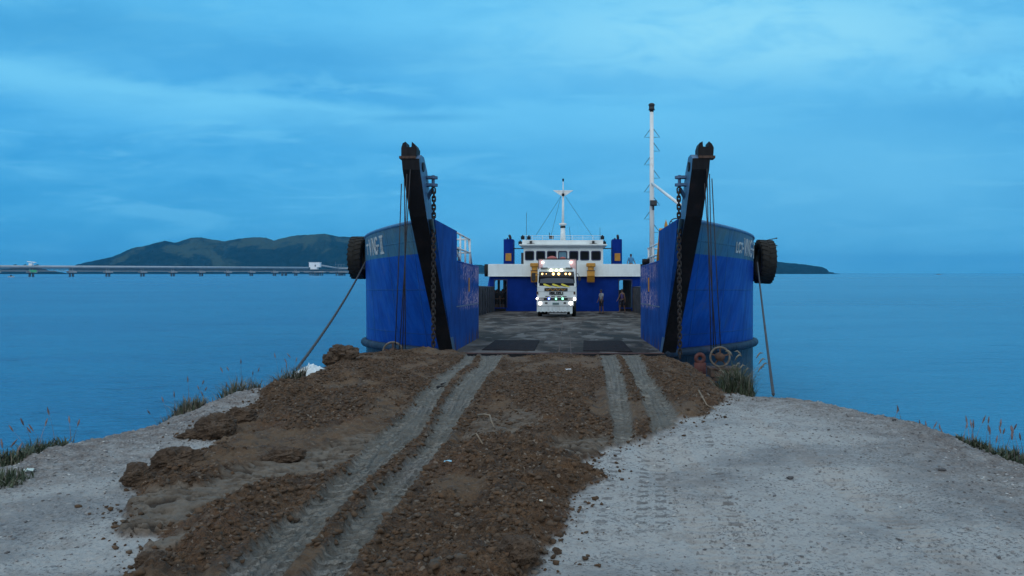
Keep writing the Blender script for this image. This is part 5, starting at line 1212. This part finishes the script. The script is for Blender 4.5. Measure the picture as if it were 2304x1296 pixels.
def person(loc, rz, H, label, shirt, shorts, arms=((.12, .15), (.12, .15)), legs=(.10, -.10), longlegs=False, cap=None, elbow=.25, sleeves=True):
    """arms: (out, forward) angle per side; legs: forward angle per side; local -Y is forward"""
    k = H/1.72; T = thing('person', label, 'person', tuple(loc), (0, 0, rz), 'crew aboard the ferry')
    hip = .92; V = []; E = []
    def add(p, r, par=None):
        V.append(((p[0]*k, p[1]*k, p[2]*k), tuple(q*k for q in r) if isinstance(r, tuple) else r*k)); i = len(V)-1
        if par is not None: E.append((par, i))
        return i
    pel = add((0, 0, hip), (.135, .095)); wai = add((0, 0, 1.08), (.125, .085), pel); che = add((0, 0, 1.30), (.15, .10), wai); nb = add((0, 0, 1.44), (.06, .055), che)
    nk = add((0, -.015, 1.50), .048, nb); hd = add((0, -.03, 1.585), (.072, .085), nk); ht = add((0, -.02, 1.66), (.062, .075), hd)
    joints = {'pel': pel, 'wai': wai, 'che': che}
    J = []
    for si, s in enumerate((-1, 1)):
        out, fw = arms[si]; sh = Vector((s*.175, 0, 1.39)); d = Vector((s*math.sin(out), -math.sin(fw), -math.cos(out)*math.cos(fw))).normalized()
        el = sh+d*.28; d2 = (d+Vector((0, -elbow, .02))).normalized(); wr = el+d2*.25
        a = add(sh, .052, che); b = add(el, .038, a); c = add(wr, .026, b); p = wr+d2*.06; pm = add(p, (.030, .018), c)
        for f in range(4): off = Vector((0, (f-1.5)*.016, 0)); q = add(p+off+d2*(.05+.006*(f in (1, 2))), .0085, pm); q2 = add(p+off+d2*.085+Vector((-s*.012, -.005, 0)), .0075, q)
        th = add(wr+d2*.045+Vector((0, -.035, 0)), .0095, c); add(wr+d2*.075+Vector((0, -.045, 0)), .008, th)
        J.append((sh, el, wr))
        lf = legs[si]; hp = Vector((s*.09, 0, hip-.06)); dl_ = Vector((s*.03, -math.sin(lf), -math.cos(lf))); kn = hp+dl_*.42; dk_ = Vector((0, math.sin(max(0, -lf))*.8+.02, -1)).normalized() if lf < 0 else Vector((0, -math.sin(lf)*.3, -1)).normalized(); an = kn+dk_*(.41); an.z = max(an.z, .07)
        a = add(hp, .080, pel); b = add(kn, .055, a); c = add(an, .036, b); hl = add(an+Vector((0, .03, -.035)), .035, c); add(an+Vector((0, -.12, -.045)), (.040, .024), c)
        J.append((hp, kn, an))
    bo = skin_mesh('body', V, E, M['skin'], T)
    # face: nose, ears, eyes, mouth line
    m = MB(); z = 1.60
    m.lathe([(0, -.02), (.012, 0), (0, .02)], (0, -.118*k, (z-.01)*k), 'z', 8)
    for s in (-1, 1): m.lathe([(0, -.02*k), (.012*k, 0), (0, .02*k)], (s*.076*k, -.02*k, z*k), 'z', 8)
    m.build('face', M['skin'], bo, True)
    m = MB()
    for s in (-1, 1): m.lathe([(0, -.006*k), (.009*k, 0), (0, .006*k)], (s*.028*k, -.108*k, (z+.015)*k), 'z', 8)
    m.bar((-.022*k, -.110*k, (z-.045)*k), (.022*k, -.110*k, (z-.045)*k), .006*k); m.build('eyes', M['hair'], bo)
    m = MB(); n = 14; rings = []
    for i in range(7):
        a = i/6*PI*.52; rings.append([Vector((math.cos(t)*.084*k*math.cos(a), (math.sin(t)*.096*math.cos(a)-.012)*k, (1.63+math.sin(a)*.098)*k)) for t in np.linspace(0, 2*PI, n, endpoint=False)])
    low = [Vector((p.x, max(p.y, -.03*k), p.z-.07*k)) for p in rings[0]]; m.loft([low]+rings); h = m.build('hair', M['hair'] if cap is None else cap, T, True)
    if cap is not None: m = MB(); m.box(-.06*k, .06*k, -.20*k, -.09*k, 1.635*k, 1.65*k); m.build('cap_peak', cap, h)
    # shirt
    V = []; E = []
    pe = add((0, 0, hip+.02), (.152, .112)); wa = add((0, 0, 1.09), (.150, .110), pe); ch = add((0, 0, 1.30), (.172, .120), wa); nk2 = add((0, 0, 1.435), (.085, .075), ch)
    if sleeves:
        for si, s in enumerate((-1, 1)):
            sh, el, wr = J[si*2]; a = add(sh, .070, ch); add(sh.lerp(el, .75), .060, a)
    skin_mesh('shirt', V, E, shirt, T)
    V = []; E = []
    pe = add((0, 0, hip), (.150, .108))
    for si, s in enumerate((-1, 1)):
        hp, kn, an = J[si*2+1]; a = add(hp, .097, pe); b = add(hp.lerp(kn, .9), .080, a)
        if longlegs: add(kn.lerp(an, .85), .058, b)
    skin_mesh('trousers', V, E, shorts, T)
    m = MB()
    for si in (0, 1):
        an = J[si*2+1][2]*k; m.box(an.x-.045*k, an.x+.045*k, an.y-.17*k, an.y+.07*k, 0, .025*k)
    m.build('sandals', M['hair'], T)
    return T
grey = cloth('grey_tshirt', (.30, .33, .36)); navy = cloth('navy_cloth', (.012, .014, .03)); bluec = cloth('blue_tshirt', (.05, .22, .42)); dark = cloth('black_cloth', (.010, .011, .014)); purple = cloth('purple_vest', (.045, .03, .12))
def deckz(Y): return (SM @ Vector((0, Y-20, 0))).z
def stand(px, Y): return ((px-CX)/F*Y, Y, deckz(Y)+.005)
person(stand(1353, 54.3), -1.0, 1.58, 'man in grey t-shirt and dark shorts standing alone on the deck right of the lorry', grey, navy, cap=navy)
person(stand(1400, 56.5), -.9, 1.62, 'man in dark sleeveless vest stepping out by the right doorway', purple, navy, arms=((.15, .35), (.15, -.2)), legs=(.30, -.25), sleeves=False)
pz_ = SM @ Vector((0, 42.0, 0)); zz = (SM @ Vector((0, 42, bx[2]+.08))).z
person(((1419.5-CX)/F*62.0, 62.0, zz+.02), .25, 1.62, 'man in blue t-shirt standing on the upper deck behind the white parapet', bluec, navy, arms=((.35, .1), (.35, .1)))
person(stand(1118.5, 60.9), .15, 1.60, 'man in black clothes standing in the left doorway at its left side', dark, dark)
person(stand(1131, 61.3), -.5, 1.62, 'man in black leaning with raised arm in the left doorway at its right side', dark, dark, arms=((.3, .3), (2.4, .2)))

# ------------------------------------------------------------------ loose things on the shore
def lump(name, px, py, sx, sy, sz, label, rot=0, seed=1, cat='clay lump', sink=.2, mat=None, Yo=None, amp=.35):
    x, y = G(px, py); y = Yo or y; x = (px-CX)/F*y if Yo else x
    bm = bmesh.new(); bmesh.ops.create_icosphere(bm, subdivisions=5, radius=1)
    from mathutils import noise as mn
    for v in bm.verts:
        d = v.co.copy(); n = mn.fractal(d*1.3+Vector((seed*7.1, 0, 0)), 1.0, 2.0, 4)*amp + mn.cell(d*3.2+Vector((seed, seed, 0)))*.10+mn.noise(d*9+Vector((seed, 0, 0)))*.07+mn.noise(d*19+Vector((seed, 0, 0)))*.03
        v.co = d*(1+n); v.co = Vector((v.co.x*sx, v.co.y*sy, v.co.z*sz))
    me = bpy.data.meshes.new(name); bm.to_mesh(me); bm.free(); me.materials.append(mat or M['lumpclay'])
    o = bpy.data.objects.new(name, me); COL.objects.link(o); o.location = (x, y, gz(x, y)+sz*(.8-sink)); o.rotation_euler = (0, 0, rot); tag(o, label, cat); return o
def clay_mat():
    m, nt, N, L, B = newmat('lump_clay'); a = nnoise(N, L, 4, 5, .6); b = nnoise(N, L, 30, 5, .7)
    cc = nmix(N, L, nrange(N, L, a, .35, .65, 0, 1), (.045, .028, .017), (.085, .053, .032)); cc = nmix(N, L, nrange(N, L, b, .55, .7, 0, .6), cc, (.16, .11, .075)); cc = nmix(N, L, nrange(N, L, b, .45, .32, 0, .6), cc, (.03, .018, .012))
    L.new(cc, B.inputs['Base Color']); B.inputs['Roughness'].default_value = .9; bp = N.new('ShaderNodeBump'); bp.inputs['Strength'].default_value = .9; bp.inputs['Distance'].default_value = .02; L.new(b, bp.inputs['Height']); L.new(bp.outputs[0], B.inputs['Normal']); return m
M['lumpclay'] = clay_mat()
lump('clay_lump', 773, 812, .26, .22, .15, 'tall dark clay block standing up against the sea left of the ferry', 0, 3, Yo=14.9, amp=.3, sink=-.15)
lump('clay_lump', 745, 818, .13, .14, .12, 'small clay block leaning on the tall one by the white sheet', .4, 9, Yo=14.7, sink=.1)
lump('clay_lump', 490, 982, .17, .14, .12, 'rounded clay lump at the tip of the clay spit on the left gravel', .3, 5)
lump('clay_lump', 437, 984, .12, .07, .045, 'flat pointed clay piece farthest left beside the rounded lump', .2, 6)
lump('clay_lump', 540, 958, .14, .10, .08, 'knobbly clay lump right of the rounded one on the spit', .1, 8)
lump('clay_lump', 1168, 1285, .10, .085, .075, 'reddish clay boulder at the bottom edge beside the pale gravel', .5, 12, amp=.2)
lump('clay_lump', 310, 1092, .10, .09, .085, 'dark clay knob at the far left corner of the clay bank', .5, 14)
lump('clay_lump', 395, 1062, .17, .12, .10, 'broad clay hump behind the corner knob on the left bank', .5, 15)
lump('clay_lump', 640, 1045, .15, .10, .07, 'clay hump along the middle of the left bank beside the smooth sheet', .5, 16)
lump('clay_lump', 340, 1288, .07, .06, .05, 'small dark clods at the bottom left end of the clay', .2, 18)
lump('stone', 2120, 1060+8, .030, .02, .010, 'pale flat stone lying alone on the right gravel', .2, 20, 'stone', mat=M['pebble'])
lump('stone', 1778, 1078, .030, .020, .009, 'small blue-grey stone in the middle of the right gravel', .8, 22, 'stone', mat=M['pebble'])
lump('stone', 2012, 952, .035, .015, .010, 'dark flat stone near the right shore edge', .8, 24, 'stone', mat=M['chain'])
lump('stone', 1255, 1244, .022, .018, .018, 'small dark clod alone just right of the clay edge', .8, 25, 'stone', mat=M['lumpclay'])
# white plastic sheet
def sheet():
    x0, y0 = G(690, 850); n = 34; vs = []; fs = []
    cx, cy = G(688, 846)
    from mathutils import noise as mn
    for i in range(n):
        for j in range(n):
            u, v = i/(n-1)*2-1, j/(n-1)*2-1; r = max(0, 1-(u*u+v*v)*.5)
            x = u*.25+v*.03+mn.noise(Vector((u*2, v*2, 1)))*.06; y = v*.18
            z = .20*r**1.2+.09*u+.055*mn.noise(Vector((u*3.4, v*3.4, 4)))+.03*mn.noise(Vector((u*9, v*9, 7)))
            vs.append((x, y, z))
    fs = [(a*n+b, a*n+b+1, (a+1)*n+b+1, (a+1)*n+b) for a in range(n-1) for b in range(n-1)]
    m = MB(); m.add(vs, fs); m.add([(a, b, c-.012) for a, b, c in vs], [tuple(reversed(f)) for f in fs])
    o = m.build('plastic_sheet', paint('white_plastic', (.60, .68, .72), .35, .12, (.35, .38, .38), .3, 0, .3, 5, streak=False))
    o.location = (cx, cy, gz(cx, cy)+.03); tag(o, 'crumpled white plastic sheet at the left edge below the rope', 'plastic sheet')
sheet()
def scrap(px, py, s, col, label, seed):
    x, y = G(px, py); r = random.Random(seed); m = MB(); n = 7; vs = []
    for i in range(n):
        for j in range(n): vs.append(((i/(n-1)-.5)*s*1.6+r.uniform(-1, 1)*s*.1, (j/(n-1)-.5)*s+r.uniform(-1, 1)*s*.1, r.uniform(0, .5)*s*.6))
    fs = [(a*n+b, a*n+b+1, (a+1)*n+b+1, (a+1)*n+b) for a in range(n-1) for b in range(n-1)]; m.add(vs, fs); m.add([(a, b, c-.003) for a, b, c in vs], [tuple(reversed(f)) for f in fs])
    o = m.build('plastic_scrap', paint('scrap_'+str(seed), col, .4, .3, (.2, .2, .2), .2, 0, 0, 5, streak=False)); o.location = (x, y, gz(x, y)+.012); tag(o, label, 'litter')
scrap(1008, 1066, .035, (.30, .55, .70), 'blue and white plastic scrap on the clay beside the left wheel track', 3)
scrap(1278, 842, .06, (.55, .57, .60), 'white scrap on the clay just below the ramp', 5)
scrap(66, 1063, .05, (.55, .68, .66), 'pale green scrap on the left gravel near the grass', 6)
scrap(1215, 1165, .022, (.6, .55, .45), 'tiny pale wrapper on the lower clay bank', 7)
def stick(pts, r, label, name='twig', cat='twig', mat=None):
    P = []
    for px, py, h in pts:
        x, y = G(px, py); P.append(Vector((x, y, gz(x, y)+h)))
    m = MB(); m.tube(P, [r*(1-.6*i/(len(P)-1)) for i in range(len(P))], 7); o = m.build(name, mat or paint('twig_'+str(len(bpy.data.materials)), (.20, .15, .10), .8, .2, scale=6), None, True); tag(o, label, cat)
stick([(1076, 952, .05), (1090, 958, .06), (1102, 962, .06), (1105, 972, .05), (1112, 984, .03)], .012, 'bent pale root on the clay near the middle of the bank')
stick([(1062, 1031, .05), (1072, 1034, .06), (1086, 1044, .03)], .010, 'short pale root lower on the central clay bank')
stick([(1572, 912, .08), (1590, 922, .05), (1612, 928, .02)], .010, 'thin stick poking from the right clay mound')
stick([(984, 876, .02), (1000, 878, .02)], .018, 'short dark stick lying across the left wheel track', mat=M['chain'])
stick([(993, 873, .02), (1003, 868, .03)], .014, 'dark stub beside the stick in the left wheel track', mat=M['chain'])

# ------------------------------------------------------------------ grass
def grass_mat(n, a, b):
    m, nt, N, L, B = newmat(n); c = nnoise(N, L, 9, 3, .6); L.new(nmix(N, L, nrange(N, L, c, .35, .65, 0, 1), a, b), B.inputs['Base Color']); B.inputs['Roughness'].default_value = .7; return m
M['grass'] = grass_mat('green_grass', (.025, .042, .022), (.065, .085, .045)); M['grass_dry'] = grass_mat('dry_grass', (.11, .10, .075), (.20, .18, .14)); M['seed'] = grass_mat('seed_head', (.10, .07, .07), (.20, .14, .14))
def blade(m, p, h, lean, az, w, seg=5):
    d = Vector((math.cos(az), math.sin(az), 0)); s = Vector((-d.y, d.x, 0)); L_ = []; R_ = []
    for i in range(seg+1):
        t = i/seg; c = p+Vector((0, 0, h*(t-.25*lean*t*t)))+d*(h*lean*t*t); ww = w*(1-t**1.5)+.0006; L_.append(c-s*ww); R_.append(c+s*ww)
    b = len(m.v); vs = []
    for a, q in zip(L_, R_): vs += [a, q]
    m.add(vs, [(2*i, 2*i+1, 2*i+3, 2*i+2) for i in range(seg)]); return (L_[-1]+R_[-1])/2, d
def tuft(cx, cy, n, h, spread, label, dry=.3, seeds=3, sh=1.7, seed=1, zoff=0, w=.0075, zfix=None):
    r = random.Random(seed); root = thing('grass_tuft', label, 'grass', (cx, cy, (zfix if zfix is not None else gz(cx, cy))+zoff), (0, 0, 0), 'grass tufts along the shore edge')
    z0 = root.location.z
    def foot():
        a = r.uniform(0, 2*PI); q = r.random()**.6; x, y = math.cos(a)*q*spread[0], math.sin(a)*q*spread[1]; z = (gz(cx+x, cy+y)-z0) if zfix is None else 0
        return Vector((x, y, z-.02)), q
    m = MB(); md = MB()
    for i in range(n):
        p, q = foot(); (md if r.random() < dry else m)
        blade(md if r.random() < dry else m, p, h*r.uniform(.4, 1.1)*(1-.4*q), r.uniform(.1, .9), r.uniform(0, 2*PI), w*r.uniform(.7, 1.4))
    if m.v: m.build('blades', M['grass'], root)
    if md.v: md.build('dry_blades', M['grass_dry'], root)
    if seeds:
        m = MB()
        for i in range(seeds):
            p, q = foot(); hh = h*sh*r.uniform(.45, .85); ln = r.uniform(.05, .5); az = r.uniform(0, 2*PI); e, d = blade(m, p, hh, ln, az, .0032)
            up = (Vector((0, 0, 1))+d*ln*1.6).normalized(); L_ = .05+.03*r.random(); m.tube([e-up*.01, e+up*L_*.4, e+up*L_], [.003, .0085, .002], 6)
        m.build('seed_stalks', M['seed'], root)
    return root
def T_(px, py, *a, **k): x, y = G(px, py); return tuft(x, y, a[0]+200, a[1]*1.4, *a[2:], **k)
T_(15, 1012, 420, .13, (.30, .22), 'green tuft at the far left edge where gravel meets sea', .2, 6, 1.5, 1)
T_(75, 988, 520, .15, (.34, .22), 'larger green tuft with pinkish seed heads at left, right of the first', .2, 9, 2.2, 2)
T_(0, 1085, 200, .10, (.18, .25), 'low green patch of grass cut by the left picture edge', .2, 2, 1.5, 12)
T_(408, 893, 420, .22, (.30, .20), 'dry grass tuft beside the corner of the left gravel bank', .6, 7, 1.9, 3)
T_(528, 874, 520, .30, (.40, .20), 'tall dry grass tuft on the left shore edge in the middle', .6, 8, 1.7, 4)
T_(640, 856, 420, .28, (.30, .20), 'thin dry tuft just left of the white plastic sheet', .7, 6, 1.6, 5)
T_(2285, 1002, 620, .13, (.24, .28), 'dense green tuft at the right picture edge on the bank', .1, 9, 2.2, 6)
T_(2200, 972, 260, .10, (.20, .16), 'small green tuft with tall seed stalks on the right bank', .15, 10, 2.6, 7)
T_(2075, 936, 60, .07, (.30, .14), 'sparse seed stalks rising over the right bank edge', .5, 7, 2.6, 8)
tuft(2.42, 11.3, 900, .62, (.26, .30), 'tall green grass with pale plumes standing against the right hull', .25, 0, 1.3, 9, w=.006, zfix=ZC-1.72)
# pale plumes of that grass
def plumes():
    r = random.Random(4); root = thing('reed_plumes', 'cluster of pale drooping reed plumes in front of the right hull', 'reeds', (2.5, 11.4, ZC-1.75)); m = MB(); md = MB()
    for i in range(13):
        p = Vector((r.uniform(-.22, .20), r.uniform(-.2, .2), 0)); h = r.uniform(.30, .66); az = r.uniform(-.8, .8) if r.random() < .7 else r.uniform(2.4, 3.9); e, d = blade(md, p, h, r.uniform(.1, .35), az, .003)
        pts = [e, e+Vector((d.x*.03, d.y*.03, .05)), e+Vector((d.x*.06, d.y*.05, .08)), e+Vector((d.x*.10, d.y*.06, .07))]; m = MB(); m.tube(pts, [.004, .012, .010, .003], 6); m.build('plume', M['grass_dry'], root, True)
    md.build('stem', M['grass_dry'], root)
plumes()

# ------------------------------------------------------------------ sea haze
def haze():
    m = bpy.data.materials.new('haze'); m.use_nodes = True; N = m.node_tree.nodes
    for n in list(N): N.remove(n)
    out = N.new('ShaderNodeOutputMaterial'); pv = N.new('ShaderNodeVolumePrincipled'); pv.inputs['Color'].default_value = (.07, .50, 1.0, 1); pv.inputs['Density'].default_value = .00008; pv.inputs['Anisotropy'].default_value = 0
    m.node_tree.links.new(pv.outputs[0], out.inputs['Volume'])
    mb = MB(); mb.box(-9600, 9600, -70, 9600, -4, 190); o = mb.build('haze', m); tag(o, kind='stuff'); o.display_type = 'WIRE'
haze()
C.cycles.volume_bounces = 0
C.cycles.max_bounces = 6
print('verts', sum(len(o.data.vertices) for o in COL.objects if o.type == 'MESH'))
